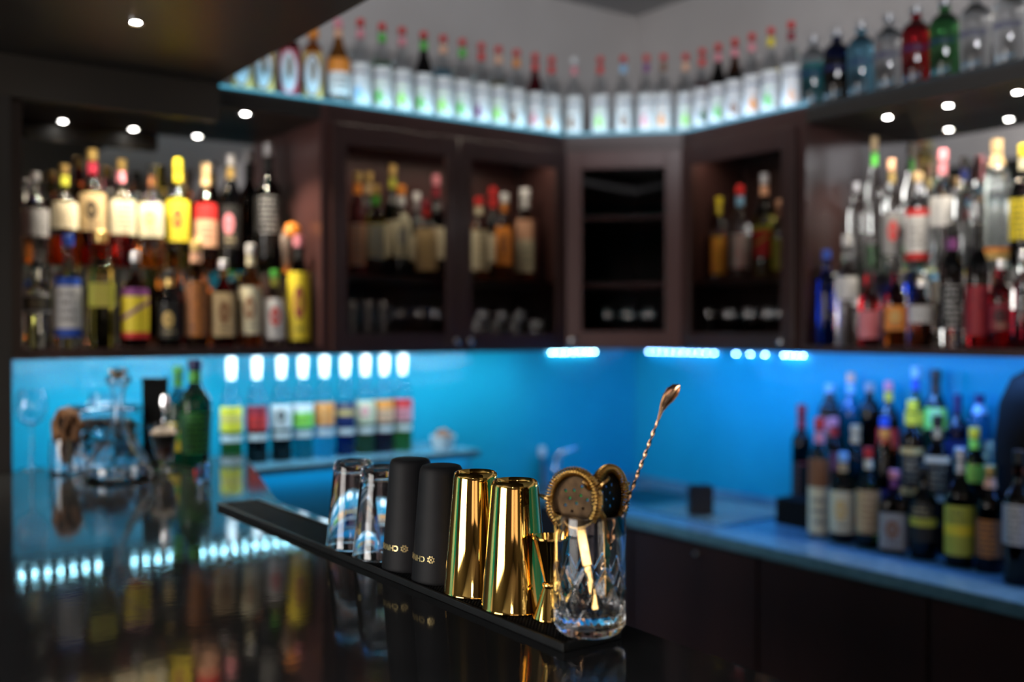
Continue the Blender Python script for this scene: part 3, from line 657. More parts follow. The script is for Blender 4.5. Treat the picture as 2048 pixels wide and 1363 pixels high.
def glass_thing(x, y, z, kind, label, group):
    if kind == 'tumbler':
        o = mk('tumbler', cached('tumb', lambda: tumbler_me(.034, .15)), GLASS, None, (x, y, z)); return tag(o, label, 'glass', group)
    if kind == 'short':
        o = mk('tumbler', cached('tumbs', lambda: tumbler_me(.036, .085)), GLASS, None, (x, y, z)); return tag(o, label, 'glass', group)
    t = empty('stemmed_glass', (x, y, z), 0, label, 'glass', group)
    mk('foot', cached('foot', lambda: lathe_me([(0, 0), (.032, 0), (.032, .0015), (.006, .005), (0, .006)], 22)), GLASS, t)
    mk('stem', cached('stem', lambda: lathe_me([(0, .0061), (.005, .0061), (.0035, .02), (.0035, .055), (.005, .0629), (0, .0629)], 10)), GLASS, t)
    mk('bowl', cached('bowl', lambda: lathe_me([(0, .063), (.012, .064), (.030, .078), (.036, .10), (.030, .135), (.0288, .135), (.0343, .10), (.0285, .08), (.012, .067), (0, .066)], 22)), GLASS, t)
G1 = 'glassware on the cabinet floors'
for i, px in enumerate((705, 737, 768)): glass_thing(onA(px, 3.09), 3.09, Z0+.0205, 'tumbler', '%s tall tumbler from the open shelves in the double-door cabinet' % ORD[i], G1)
for i, px in enumerate((800, 840, 872)): glass_thing(onA(px, 3.12), 3.12, Z0+.0205, 'stem', '%s stemmed glass past the tall tumblers in the double-door cabinet' % ORD[i], G1)
for i, px in enumerate((955, 990, 1030, 1072)): glass_thing(onA(px, 3.08), 3.08, Z0+.0205, 'short', '%s short tumbler behind the door next to the corner cabinet' % ORD[i], G1)
for i, px in enumerate((966, 1004, 1040)): glass_thing(onA(px, 3.18), 3.18, Z0+.0205, 'stem', '%s stemmed glass behind the short tumblers' % ORD[i], G1)
for i, px in enumerate((1216, 1256, 1296)):
    x, y = ondiag(px, (2.50, 3.06), (2.78, 2.78)); glass_thing(x, y, Z0+.0205, 'stem', '%s stemmed glass inside the corner cabinet' % ORD[i], G1)
for i, px in enumerate((1420, 1458, 1497, 1535, 1562)): glass_thing(2.80, onB(px, 2.80), Z0+.0205, 'stem', '%s stemmed glass from the corner in the single-door cabinet' % ORD[i], G1)
for i, (px, tp_, R, sh, g, l, lb, c, n, w_) in enumerate([
 (1437, 395, .030, 'qround', 'amber', 'orange', ('orange', 'yellow', 'lines', .08, .52), 'yellow', 'yellow', 'bottle with orange label and yellow neck'),
 (1479, 372, .036, 'round', 'clear', 'clear', ('white', 'red', 'lines', .12, .48), 'red', 'lblue', 'clear bottle with white label and pale blue neck'),
 (1528, 348, .036, 'round', 'dark', 'olive', ('red', 'olive', 'diag', .2, .5), 'silver', 'peach', 'dark bottle with red ribbon label and silver cap'),
 (1560, 400, .030, 'slim', 'olive', 'olive', ('olive', 'gold', 'lines', .1, .5), 'peach', 'brown', 'olive bottle nearest the door knob')]):
    H = zat(tp_, 2.81, onB(px, 2.81))-1.654
    bottle(2.81, onB(px, 2.81), 1.6535, round(H, 3), R, sh, g, l, .6, lb, c, n, w_+', single-door cabinet', GD)

# ================================================================ OPEN UNIT, COUNTER SIDE
GR = 'bottles in the counter-side open unit'
lowr = [
 (1652, 500, .028, 'slim', 'blue', 'blue', .8, None, 'blue', None, 'tall cobalt blue bottle against the wooden divider'),
 (1692, 470, .034, 'round', 'clear', 'clear', .7, ('silver', 'white', 'lines', .45, .62), 'white', None, 'clear bottle with silver collar label'),
 (1738, 535, .033, 'round', 'red', 'red', .7, ('pink', 'red', 'lines', .1, .45), 'black', None, 'bottle of bright red liqueur'),
 (1792, 530, .034, 'qround', 'maroon', 'orange', .4, ('orange', 'gold', 'round', .2, .5), 'black', None, 'orange-red square-shouldered bottle'),
 (1842, 560, .034, 'round', 'dark', 'brown', .7, ('white', 'grey', 'lines', .36, .72), 'silver', None, 'dark bottle with plain white label'),
 (1902, 448, .034, 'wine', 'dark', 'clear', .3, ('black', 'white', 'lines', .15, .5), 'black', 'purple', 'dark bottle with black label and purple neck'),
 (1955, 448, .034, 'wine', 'dark', 'red', .5, ('maroon', 'red', 'lines', .1, .5), 'black', 'black', 'tall black-necked bottle with dark red body'),
 (2000, 520, .034, 'round', 'maroon', 'red', .5, ('maroon', 'black', 'round', .2, .5), 'silver', None, 'dark red bottle next to the tall black-necked one'),
 (2045, 500, .036, 'round', 'clear', 'maroon', .4, None, 'silver', None, 'clear bottle with dark red contents farthest from the divider')]
for px, tp_, R, sh, g, l, lv, lb, c, n, w_ in lowr:
    xx = 2.755; yy = onB(px, xx); H = zat(tp_, xx, yy)-FZ
    R = round(min([R]+[.492*abs(onB(q_[0], xx)-yy) for q_ in lowr if q_[0] != px]), 4)
    bottle(xx, yy, FZ, round(H, 3), R, sh, g, l, lv, lb, c, n, w_+', front row', GR)
uppr = [
 (1711, 365, .026, 'slim', 'clear', 'clear', .7, None, 'silver', None, 'slim clear bottle with silver cap nearest the divider'),
 (1747, 275, .026, 'taper', 'clear', 'green', .2, None, 'tan', 'green', 'tall clear bottle with tan cap and green neck'),
 (1782, 320, .040, 'squat', 'clear', 'clear', .7, ('grey', 'red', 'round', .15, .52), 'peach', 'gold', 'clear squat bottle with round red-centred emblem'),
 (1835, 345, .037, 'round', 'clear', 'clear', .7, ('white', 'red', 'bands', .10, .68), 'tan', 'silver', 'clear bottle whose white label has red bands'),
 (1884, 300, .037, 'round', 'clear', 'clear', .7, ('white', 'grey', 'lines', .35, .60), 'pink', 'pink', 'clear bottle with plain white label and pink neck'),
 (1928, 315, .034, 'round', 'clear', 'clear', .7, None, 'black', 'navy', 'clear bottle with etched slanting script'),
 (1992, 280, .042, 'qvodka', 'frost', 'frost', .7, ('gold', 'orange', 'top', .05, .14), 'tan', 'tan', 'frosted tall bottle with long tan cork'),
 (2045, 290, .036, 'round', 'dark', 'dark', .7, ('yellow', 'black', 'lines', .2, .55), 'yellow', 'cream', 'black bottle with yellow label')]
for px, tp_, R, sh, g, l, lv, lb, c, n, w_ in uppr:
    xx = 2.895; yy = onB(px, xx); H = zat(tp_, xx, yy)-1.661
    R = round(min([R]+[.492*abs(onB(q_[0], xx)-yy) for q_ in uppr if q_[0] != px]), 4)
    bottle(xx, yy, 1.661, round(H, 3), R, sh, g, l, lv, lb, c, n, w_+', glass shelf', GR)

# ================================================================ LEDGE BOTTLES
GE = 'colourful bottles on the ledge'
for i, (px, lab, acc, st, l, w_) in enumerate([
 (462, 'yellow', 'gold', 'band', 'amber', 'yellow label over amber liqueur'), (513, 'red', 'maroon', 'top', 'dark', 'red label over black liqueur'), (562, 'white', 'black', 'round', 'dark', 'white label with black circle'),
 (605, 'lime', 'white', 'top', 'teal', 'bright green label'), (648, 'orange', 'peach', 'lines', 'lblue', 'orange label over clear blue'), (690, 'navy', 'gold', 'band', 'navy', 'navy label with gold band'),
 (730, 'cream', 'pink', 'round', 'rum', 'cream and pink label'), (768, 'peach', 'orange', 'top', 'maroon', 'peach and orange label'), (805, 'pink', 'red', 'top', 'tan', 'pink-red label')]):
    x = onA(px, 3.09); g = 'clear'
    H = .335; R = .0335
    t = bottle(x, 3.09, 1.053, H, R, 'syrup', g, l if l in GC else 'amber', .30, (lab, acc, st, .31, .57), 'white', 'white', 'round bottle on the ledge with %s' % w_, GE, 'liqueur_bottle', face=math.atan2(-3.06, -x)+pi/2, capr=1.35, caph=.14)
    mk('foot_label', cached('footlab', lambda: patch_me(R*1.015+.0004, .215*H, .275*H, 2.2)), paint('white'), t)
tb = empty('snack_tub', (onA(886, 3.06), 3.06, 1.053), 0, 'small white tub heaped with brown nuts at the end of the ledge', 'bowl')
mk('tub', lathe_me([(0, 0), (.034, 0), (.045, .045), (.042, .045), (.032, .004), (0, .004)], 24), mat('white_ceramic', (.7, .7, .7), .3), tb)
bm = bmesh.new()
for k in range(90):
    a, q = random.uniform(0, 2*pi), random.uniform(0, .034); h = .035+.03*(1-(q/.036)**2)*random.uniform(.6, 1)
    bmesh.ops.create_icosphere(bm, subdivisions=1, radius=.0065, matrix=Matrix.Translation((q*cos(a), q*sin(a), h)))
tag(mk('nuts', bme(bm, True), mat('nut_brown', (.35, .15, .08), .6), tb), kind='stuff')

# ================================================================ BOTTLES ON THE WORKTOP: two risers against the wall
st = empty('bottle_riser', (0, 0, 0), 0, 'black stepped riser holding the bottles on the grey worktop', 'shelf')
box('step', 2.745, WX-.02, 1.57, 2.288, .811, .90, MATTB, st, .002); box('step', 2.865, WX-.02, 1.57, 2.288, .901, 1.00, MATTB, st, .002)
GW = 'bottles crowded on the worktop'
rows = {1: (2.685, .8105), 2: (2.805, .9005), 3: (2.925, 1.0005)}
wb = [
 (1, 1604, 808, .034, 'slim', 'dark', 'dark', ('black', 'maroon', 'lines', .1, .5), 'maroon', 'maroon', 'tall black bottle with maroon neck at the corner end', 2.90),
 (1, 1640, 835, .034, 'slim', 'teal', 'clear', ('cream', 'brown', 'top', .03, .70), 'red', 'pink', 'bottle with tall cream label and red cap', 2.695),
 (1, 1687, 905, .039, 'round', 'amber', 'brown', ('cream', 'gold', 'round', .12, .58), 'lblue', 'tan', 'amber bottle with cream and gold label', 0),
 (1, 1738, 895, .036, 'squat', 'green', 'dgreen', ('tan', 'brown', 'lines', .15, .58), 'red', 'cream', 'green bottle with tan label and red cap', 0),
 (1, 1790, 940, .042, 'qsquat', 'purple', 'dark', ('grey', 'brown', 'round', .06, .5), 'pink', 'purple', 'squat purple bottle with grey framed label', 0),
 (1, 1850, 930, .038, 'round', 'dark', 'dark', ('black', 'olive', 'band', .2, .6), 'black', None, 'black bottle with olive print', 0),
 (1, 1922, 895, .040, 'round', 'dgreen', 'dark', ('olive', 'yellow', 'band', .10, .52), 'silver', 'silver', 'dark bottle with yellow-green label and silver neck', 0),
 (1, 1982, 930, .036, 'wine', 'dark', 'dark', ('brown', 'orange', 'lines', .15, .5), 'gold', 'peach', 'dark wine bottle with brown label', 0),
 (1, 2040, 900, .038, 'round', 'brown', 'dark', ('grey', 'white', 'lines', .3, .6), 'black', None, 'dark brown bottle with grey label, last of the front row', 2.62),
 (2, 1668, 835, .030, 'slim', 'dark', 'dark', ('maroon', 'pink', 'lines', .4, .6), 'pink', 'red', 'slim dark bottle with bright pink neck tag', 0),
 (2, 1712, 850, .034, 'wine', 'teal', 'teal', None, 'tan', 'tan', 'blue-green bottle with tan neck band', 0),
 (2, 1770, 835, .036, 'cone', 'orange', 'dark', ('navy', 'purple', 'lines', .3, .5), 'blue', 'orange', 'cone-shaped orange-shouldered bottle', 0),
 (2, 1826, 800, .033, 'slim', 'dark', 'dark', ('black', 'gold', 'bands', .2, .6), 'yellow', 'yellow', 'black bottle with yellow stripe neck', 0),
 (2, 1876, 830, .038, 'qround', 'dark', 'dark', ('black', 'cream', 'bands', .2, .66), 'black', 'tan', 'black square bottle with cream bands', 0),
 (2, 1950, 855, .030, 'slim', 'olive', 'dark', ('lime', 'olive', 'lines', .5, .64), 'yellow', 'lime', 'slim bottle with yellow-green neck', 0),
 (3, 1660, 768, .038, 'qvodka', 'dark', 'dark', ('black', 'pink', 'round', .35, .66), 'lblue', 'black', 'square black bottle with small round badge', 0),
 (3, 1702, 745, .034, 'round', 'lblue', 'teal', None, 'peach', 'lblue', 'pale blue bottle with peach stopper', 0),
 (3, 1740, 765, .036, 'vodka', 'dark', 'dark', None, 'grey', None, 'smoky dark bottle with grey stopper', 0),
 (3, 1778, 762, .034, 'round', 'dark', 'brown', ('red', 'orange', 'lines', .3, .5), 'pink', 'yellow', 'bottle with pink and yellow foil top', 0),
 (3, 1832, 733, .038, 'round', 'green', 'dgreen', ('dgreen', 'yellow', 'top', .3, .6), 'lblue', 'blue', 'green bottle with silvery blue cap', 0),
 (3, 1872, 738, .034, 'wine', 'dgreen', 'green', ('lime', 'white', 'lines', .5, .66), 'black', 'black', 'dark-necked bottle with luminous green label', 0),
 (3, 1916, 788, .034, 'round', 'navy', 'navy', ('navy', 'black', 'lines', .3, .5), 'navy', 'navy', 'deep blue bottle with dark cap', 0),
 (3, 1960, 788, .042, 'vodka', 'lblue', 'lblue', None, 'navy', 'lblue', 'round-shouldered pale blue bottle', 0)]
_pl = [(row, (xo or rows[row][0]), onB(px, xo or rows[row][0])) for row, px, *_q, xo in wb]
for row, px, tp_, R, sh, g, l, lb, c, n, w_, xo in wb:
    xx, zz = rows[row]
    if xo: xx = xo
    yy = onB(px, xx)
    if xo and yy < 2.2: zz = zz
    H = zat(tp_, xx, yy)-zz
    R = round(min([R]+[.49*math.hypot(a-xx, b-yy) for q_, a, b in _pl if (q_ == row) and math.hypot(a-xx, b-yy) > .001]), 4)
    bottle(xx, yy, zz if not xo else .8105, round(min(H, .40), 3), R, sh, g, l, .6, lb, c, n, w_+{1: ', front row', 2: ', middle step', 3: ', top step'}[row], GW, 'liqueur_bottle')
ur = empty('black_urn', (2.84, 1.42, .8105), 0, 'large black round-shouldered urn at the end of the worktop', 'urn')
mk('body', lathe_me([(0, 0), (.10, 0), (.11, .02), (.125, .18), (.13, .36), (.12, .46), (.09, .53), (.05, .555), (0, .56)], 40), MATTB, ur)
mk('lid_knob', lathe_me(cyl(.02, .561, .580, .004), 16), MATTB, ur); mk('tap', tube_me([(-.12, 0, .08), (-.15, 0, .08), (-.16, 0, .06)], .009, 8), MATTB, ur)

# ================================================================ STILL LIFE AT THE FAR END OF THE BAR
BT = 1.1002
def on_bar(px, base): D = .38*2025/(base-655); v = pt(px, base, D); return v.x, v.y
# balloon glass
x, y = on_bar(62, 938)
t = empty('balloon_glass', (x, y, BT), 0, 'empty stemmed balloon glass beside the pillar at the end of the bar', 'glass')
mk('foot', lathe_me([(0, 0), (.034, 0), (.034, .0015), (.006, .006), (0, .007)], 24), GLASS, t)
mk('stem', lathe_me([(0, .0071), (.006, .0071), (.004, .03), (.004, .10), (.007, .1179), (0, .1179)], 12), GLASS, t)
mk('bowl', lathe_me([(0, .118), (.012, .119), (.034, .135), (.042, .165), (.036, .20), (.029, .215), (.0275, .215), (.0345, .20), (.0402, .165), (.033, .137), (.012, .122), (0, .121)], 28), GLASS, t)
# gnarled wood in a vase
x, y = on_bar(133, 945)
t = empty('glass_vase', (x, y, BT), 0, 'clear glass vase holding a gnarled piece of wood on the bar', 'vase')
mk('vase_glass', lathe_me([(0, 0), (.040, 0), (.044, .004), (.042, .09), (.040, .09), (.041, .008), (0, .008)], 28), GLASS, t)
bm = bmesh.new(); bmesh.ops.create_icosphere(bm, subdivisions=5, radius=1)
hollow = set(); bm.verts.index_update()
for v in bm.verts:
    p = v.co.copy(); d = 1+.30*noise.noise(p*1.6+Vector((3, 1, 2)))+.16*noise.noise(p*4.2)+.05*noise.noise(p*11)
    tz = (p.z+1)/2; wdt = .022+.022*tz**1.2
    for hc, hr in ((Vector((-.2, -.9, .55)), .42), (Vector((.5, -.8, .1)), .32), (Vector((-.6, -.7, -.1)), .3), (Vector((.1, -.95, -.35)), .26), (Vector((.75, -.5, .6)), .3)):
        q = (p-hc).length
        if q < hr: d -= .55*(1-(q/hr)**2)
        if q < hr*.72: hollow.add(v.index)
    v.co = Vector((p.x*wdt*d, p.y*wdt*d*.9, .012+.15*tz+.012*noise.noise(p*3)))
for f in bm.faces: f.material_index = 1 if sum(v.index in hollow for v in f.verts) >= 2 else 0
wd = mk('gnarled_wood', bme(bm, True), noisy(mat('root_wood', rough=.7), (.10, .04, .015), (.42, .20, .08), (70, 70, 25), 6, .5, 120), None, (x, y, BT+.009), (0, 0, -.6))
wd.data.materials.append(mat('dark_hollow', (.015, .008, .005), .8))  # faces inside the hollows take a darker colour
tag(wd, 'gnarled brown root with dark hollows standing in the glass vase', 'wood')
# storage jar with beans
x, y = on_bar(212, 930)
t = empty('storage_jar', (x, y+.03, BT), 0, 'wide lidded glass jar of coffee beans behind the decanter', 'jar')
mk('jar_glass', lathe_me([(0, 0), (.098, 0), (.105, .008), (.105, .13), (.095, .145), (.092, .145), (.102, .13), (.102, .012), (0, .010)], 40), GLASS, t)
mk('lid', lathe_me([(0, .150), (.03, .152), (.098, .147), (.106, .147), (.106, .158), (.09, .165), (.04, .168), (.036, .200), (.034, .200), (.033, .168), (0, .165)], 40), GLASS, t)
bm = bmesh.new()
for k in range(900):
    a = random.uniform(0, 2*pi); q = .097*math.sqrt(random.uniform(.3, 1)) if random.random() < .75 else random.uniform(0, .09); h = random.uniform(.018, .112) if q > .075 else .108+random.uniform(0, .012)
    M = Matrix.Translation((q*.97*cos(a), q*.97*sin(a), h)) @ Matrix.Rotation(random.uniform(0, 6), 4, random.choice('XYZ')) @ Matrix.Diagonal((1, .7, .55, 1))
    bmesh.ops.create_icosphere(bm, subdivisions=1, radius=.008, matrix=M)
b = mk('coffee_beans', bme(bm, True), noisy(mat('roast_bean', rough=.4), (.05, .022, .012), (.13, .06, .035), (30, 30, 30)), None, (x, y+.03, BT+.002))
tag(b, 'heap of dark coffee beans inside the wide glass jar', 'coffee beans', kind='stuff')
# decanter
x, y = on_bar(236, 958)
t = empty('decanter', (x, y, BT), 0, 'clear glass decanter with broad base and flared ringed mouth on the bar', 'decanter')
mk('decanter_glass', lathe_me([(0, 0), (.070, 0), (.080, .006), (.083, .022), (.074, .050), (.048, .085), (.026, .115), (.016, .145), (.013, .18), (.014, .215), (.022, .236), (.030, .244), (.030, .256), (.027, .258),
                      (.026, .247), (.018, .236), (.0115, .215), (.0105, .18), (.013, .147), (.022, .118), (.045, .083), (.071, .048), (.080, .022), (.077, .010), (0, .008)], 40), GLASS, t)
mk('stopper', lathe_me([(0, .246), (.012, .247), (.016, .262), (.024, .268), (.022, .276), (0, .280)], 24), CRYST, t)
# pipe leaning in the vase group
tb = mk('glass_ladle', tube_me([tuple(pt(248, 850, 2.50)), tuple(pt(262, 885, 2.47)), tuple(pt(283, 915, 2.44)), tuple(pt(300, 943, 2.42))], [.006, .008, .008, .009], 10), GLASS)
tag(tb, 'short clear glass rod leaning against the decanter base', 'rod')
# latte
x, y = on_bar(327, 942)
t = empty('coffee_glass', (x, y, BT), 0, 'footed glass of layered coffee with pale foam, on the bar', 'drink')
mk('foot', lathe_me([(0, 0), (.036, 0), (.036, .003), (.012, .010), (.010, .020), (.014, .0239), (0, .0239)], 28), GLASS, t)
mk('bowl', lathe_me([(0, .024), (.016, .024), (.024, .034), (.030, .07), (.040, .125), (.0385, .125), (.0285, .07), (.0225, .036), (.014, .030), (0, .030)], 28), GLASS, t)
mk('coffee', lathe_me([(0, .031), (.014, .031), (.0215, .037), (.0265, .068), (0, .068)], 24), mat('latte_brown', (.40, .17, .08), .4), t)
mk('foam', lathe_me([(0, .0682), (.0267, .0682), (.034, .10), (.024, .112), (0, .118)], 24), mat('milk_foam', (.85, .72, .62), .7), t)
spn = empty('teaspoon', (x, y, BT+.112), 0, 'teaspoon standing bowl-up in the coffee glass', 'spoon')
mk('handle', tube_me([(0, 0, -.005), (.0, 0, .02), (.003, .0, .045)], [.004, .004, .005], 8), CHROME, spn)
hb = mk('spoon_bowl', lathe_me([(0, -.026), (.009, -.02), (.0145, 0), (.010, .02), (0, .026)], 18), CHROME, spn, (.003, .0, .068)); hb.scale = (1, .3, 1); hb.rotation_euler = (0, 0, YAW-pi/2)
# black box, green bottles
x, y = onA(310, 2.90), 2.90
t = empty('coffee_tin', (x, y, BT), YAW-pi/2, 'plain upright black box behind the coffee glass', 'box')
box('tin', -.034, .034, -.012, .012, 0, .225, MATTB, t, .003); box('tin_lid', -.035, .035, -.013, .013, .2255, .24, MATTB, t, .002)
x, y = on_bar(405, 934)
bottle(x, 2.80, BT, .292, .045, 'taper', 'dgreen', 'dgreen', .6, ('dgreen', 'green', 'lines', .12, .5), 'navy', 'green', 'big dark green bottle at the end of the bar', None, 'liqueur_bottle')
bottle(onA(356, 2.89), 2.89, BT, .27, .036, 'round', 'teal', 'dgreen', .6, ('yellow', 'green', 'band', .12, .42), 'green', 'green', 'green bottle with yellow label beside the big green bottle', None, 'liqueur_bottle')
x, y = on_bar(396, 950)
t = empty('bottle_stopper', (x, y, BT), 0, 'small red bottle stopper lying on the bar before the green bottle', 'stopper')
mk('cap', lathe_me(cyl(.012, 0, .014, .002), 16), paint('red'), t)
mk('cork', lathe_me(cyl(.007, .0141, .024, .001), 12), paint('tan'), t)
x, y = on_bar(452, 962)
t = empty('shot_glass', (x-.05, y+.02, BT), 0, 'small pale blue shot glass near the edge of the bar', 'glass')
mk('glass', lathe_me([(0, 0), (.016, 0), (.02, .045), (.0185, .045), (.0145, .008), (0, .008)], 20), mat('blue_glass', (.4, .7, 1), .02, 0, 1), t)

# ================================================================ FOREGROUND: mat, cups, jigger, mixing glass
mt = empty('bar_mat', (0, 0, BT), 0, 'long black ribbed rubber bar mat under the cups along the inner bar edge', 'mat')
MX0, MX1, MY0, MY1 = .735, .826, .925, 2.10
box('mat_base', MX0+.004, MX1-.004, MY0+.004, MY1-.004, 0, .003, RUBBER, mt)
bm = bmesh.new()
addbox(bm, MX0, MX0+.005, MY0, MY1, 0, .010, .0012); addbox(bm, MX1-.005, MX1, MY0, MY1, 0, .010, .0012)
addbox(bm, MX0+.005, MX1-.005, MY0, MY0+.005, 0, .010, .0012); addbox(bm, MX0+.005, MX1-.005, MY1-.005, MY1, 0, .010, .0012)
mk('mat_rim', bme(bm), RUBBER, mt)
vs, fs = [], []
nx, ny = 14, 180
for i in range(nx):
    for j in range(ny):
        cx, cy = MX0+.0085+i*(MX1-MX0-.017)/(nx-1), MY0+.0085+j*(MY1-MY0-.017)/(ny-1); s = .0016; n = len(vs)
        vs += [(cx-s, cy-s, .003), (cx+s, cy-s, .003), (cx+s, cy+s, .003), (cx-s, cy+s, .003), (cx-s*.7, cy-s*.7, .0075), (cx+s*.7, cy-s*.7, .0075), (cx+s*.7, cy+s*.7, .0075), (cx-s*.7, cy+s*.7, .0075)]
        fs += [tuple(n+k for k in f) for f in ((4, 5, 6, 7), (0, 1, 5, 4), (1, 2, 6, 5), (2, 3, 7, 6), (3, 0, 4, 7))]
me = bpy.data.meshes.new('mesh'); me.from_pydata(vs, [], fs); tag(mk('nubs', me, RUBBER, mt), kind='stuff')
MZ = BT+.0077
CX = .787
def emblem_me(size, rad, z, ang):
    """small round knot emblem bent on the cup: outer ring, crossed bars, four lobes"""
    bm = bmesh.new(); n = 20
    def ring(cx, cy, r0, r1, n=20):
        a = [bm.verts.new((cx+r0*cos(2*pi*k/n), cy+r0*sin(2*pi*k/n), 0)) for k in range(n)]; b = [bm.verts.new((cx+r1*cos(2*pi*k/n), cy+r1*sin(2*pi*k/n), 0)) for k in range(n)]
        for k in range(n): bm.faces.new((a[k], a[(k+1) % n], b[(k+1) % n], b[k]))
    ring(0, 0, size*.32, size*.42)
    for k in range(8):
        a = 2*pi*(k+.5)/8; ring(size*.46*cos(a), size*.46*sin(a), .0001, size*.085, 8)
    for a in (pi/4, -pi/4):
        for s in (1,):
            d = Vector((cos(a), sin(a), 0)); nn = Vector((-sin(a), cos(a), 0))*size*.045
            K = 6
            L = [bm.verts.new(d*size*.33*(2*k/K-1)+nn) for k in range(K+1)]; M_ = [bm.verts.new(d*size*.33*(2*k/K-1)-nn) for k in range(K+1)]
            for k in range(K): bm.faces.new((L[k], L[k+1], M_[k+1], M_[k]))
    for v in bm.verts:
        x, y, _ = v.co; a = -pi/2+ang+x/rad; v.co = (rad*cos(a), rad*sin(a), z+y)
    me = bpy.data.meshes.new('mesh'); bm.to_mesh(me); bm.free(); return me
def viewrot(x, y): return math.atan2(-y, -x)+pi/2   # local -y faces the camera side
# two upturned mixing glasses
def glass_cup(x, y, label, eang):
    t = empty('mixing_glass', (x, y, MZ), viewrot(x, y), label, 'glass', 'upturned glasses on the mat')
    H = .146
    mk('glass', lathe_me([(.0465, 0), (.0472, .002), (.0468, .004), (.0345, H-.022), (.0335, H-.006), (.031, H-.001), (.028, H), (.022, H-.003), (0, H-.004),
                      (0, H-.016), (.026, H-.016), (.0315, H-.022), (.0438, .002), (.0445, 0), (.0465, 0)], 48), GLASS, t)
    r = .0472-.0137*(.045/H)
    mk('emblem', emblem_me(.010, r+.0003, .045, eang), PRINT, t)
glass_cup(CX-.003, 1.562, 'upturned clear mixing glass at the far end of the cups', -1.3)
glass_cup(CX-.001, 1.466, 'upturned clear mixing glass next to the black cups, small gold emblem', -.95)
def tin(x, y, name, label, m, H, r0, r1, black):
    t = empty(name, (x, y, MZ), viewrot(x, y), label, 'cup', 'upturned shaker cups on the mat')
    if black:
        mk('cup', lathe_me([(r0-.003, .001), (r0, 0), (r0+.0005, .002), (r0, .006), (r1+.0012, H-.012), (r1+.0002, H-.006), (r1-.0025, H-.0015), (r1-.006, H), (0, H),
                            (0, H-.004), (r1-.006, H-.005), (r1-.002, H-.01), (r0-.003, .001)], 72), m, t)
    else:
        mk('cup', lathe_me([(r0-.002, .001), (r0, 0), (r0+.0012, .001), (r0+.0012, .003), (r0, .0045), (r1+.001, H-.011), (r1+.0004, H-.006), (r1-.0015, H-.0015), (r1-.004, H), (r1-.006, H-.0015), (r1-.007, H-.005), (0, H-.006),
                            (0, H-.008), (r1-.003, H-.010), (r0-.0015, .001)], 96), m, t)
    return t
for yy, lb, ea in ((1.373, 'upturned matt black shaker cup beside the mixing glasses', -.22), (1.281, 'upturned matt black shaker cup beside the gold cups', -.37)):
    t = tin(CX, yy, 'shaker_cup', lb, SOFTB, .169, .0440, .0312, True)
    z = .0365; r = .0440-(.0440-.0324)*z/.157+.0004
    mk('emblem', emblem_me(.0115, r+.0003, z, ea), PRINT, t)
    mk('lettering', text_me('CHIVAS', .0118, r+.0002, z+.0040, ea-.0295/r, True, .09), PRINT, t)
tin(CX, 1.189, 'shaker_cup', 'upturned polished gold shaker cup beside the black cups', GOLD, .170, .0447, .0312, False)
tin(CX-.001, 1.092, 'shaker_cup', 'upturned polished gold shaker cup beside the jigger', GOLD, .170, .0447, .0312, False)
# jigger
t = empty('jigger', (.790, 1.022, MZ), 0, 'double-ended gold jigger standing between the gold cup and the cut glass', 'jigger')
mk('upper_cup', lathe_me([(0, .047), (.0065, .0465), (.0075, .050), (.0215, .103), (.0225, .104), (.0225, .106), (.0212, .106), (.0205, .103), (.0062, .052), (0, .051)], 48), GOLD, t)
mk('collar', lathe_me([(0, .0405), (.0085, .0405), (.0095, .0425), (.0095, .0445), (.0085, .0464), (0, .0464)], 32), GOLD, t)
mk('lower_cup', lathe_me([(.0205, .0005), (.0215, 0), (.022, .0015), (.0215, .003), (.0085, .040), (0, .0402), (0, .038), (.007, .038), (.0205, .0005)], 48), GOLD, t)
# cut mixing glass
GX, GY = .797, .951
t = empty('cut_glass', (GX, GY, MZ), viewrot(GX, GY), 'heavy diamond-cut crystal mixing glass full of gold bar tools', 'glass')
def cut_glass():
    H, Rr, seg = .146, .0440, 192; prof = [(0, 0), (.030, 0), (.036, .001), (.0405, .005), (.0432, .011)]
    zs = [.0125+i*.0013 for i in range(60)]
    prof += [(Rr, z) for z in zs]+[(Rr, .09), (Rr, .12), (Rr, H-.002), (Rr-.001, H), (Rr-.0028, H), (Rr-.0036, H-.002), (Rr-.0036, .12), (Rr-.0036, .06), (Rr-.004, .034), (Rr-.009, .026), (Rr-.02, .024), (0, .0235)]
    me = lathe_me(prof, seg)
    for v in me.vertices:
        r = math.hypot(v.co.x, v.co.y); z = v.co.z
        if r > Rr-.0005 and .018 < z < .087:
            a = math.atan2(v.co.y, v.co.x); n = 11; p = (z-.018)/.069*1.5
            d1 = abs(((a*n/(2*pi)+p) % 1)-.5); d2 = abs(((a*n/(2*pi)-p) % 1)-.5); d = min(d1, d2)
            g = max(0, 1-d/.10)
            # small fan cuts in the lower diamonds
            if z < .045: g = max(g, .7*max(0, 1-abs(((a*n*3/(2*pi)+p*2) % 1)-.5)/.2))
            k = 1-.0016*g/r; v.co.x *= k; v.co.y *= k
    for p in me.polygons: p.use_smooth = True
    return me
mk('crystal_body', cut_glass(), CRYST, t)
GB = Vector((GX, GY, MZ))
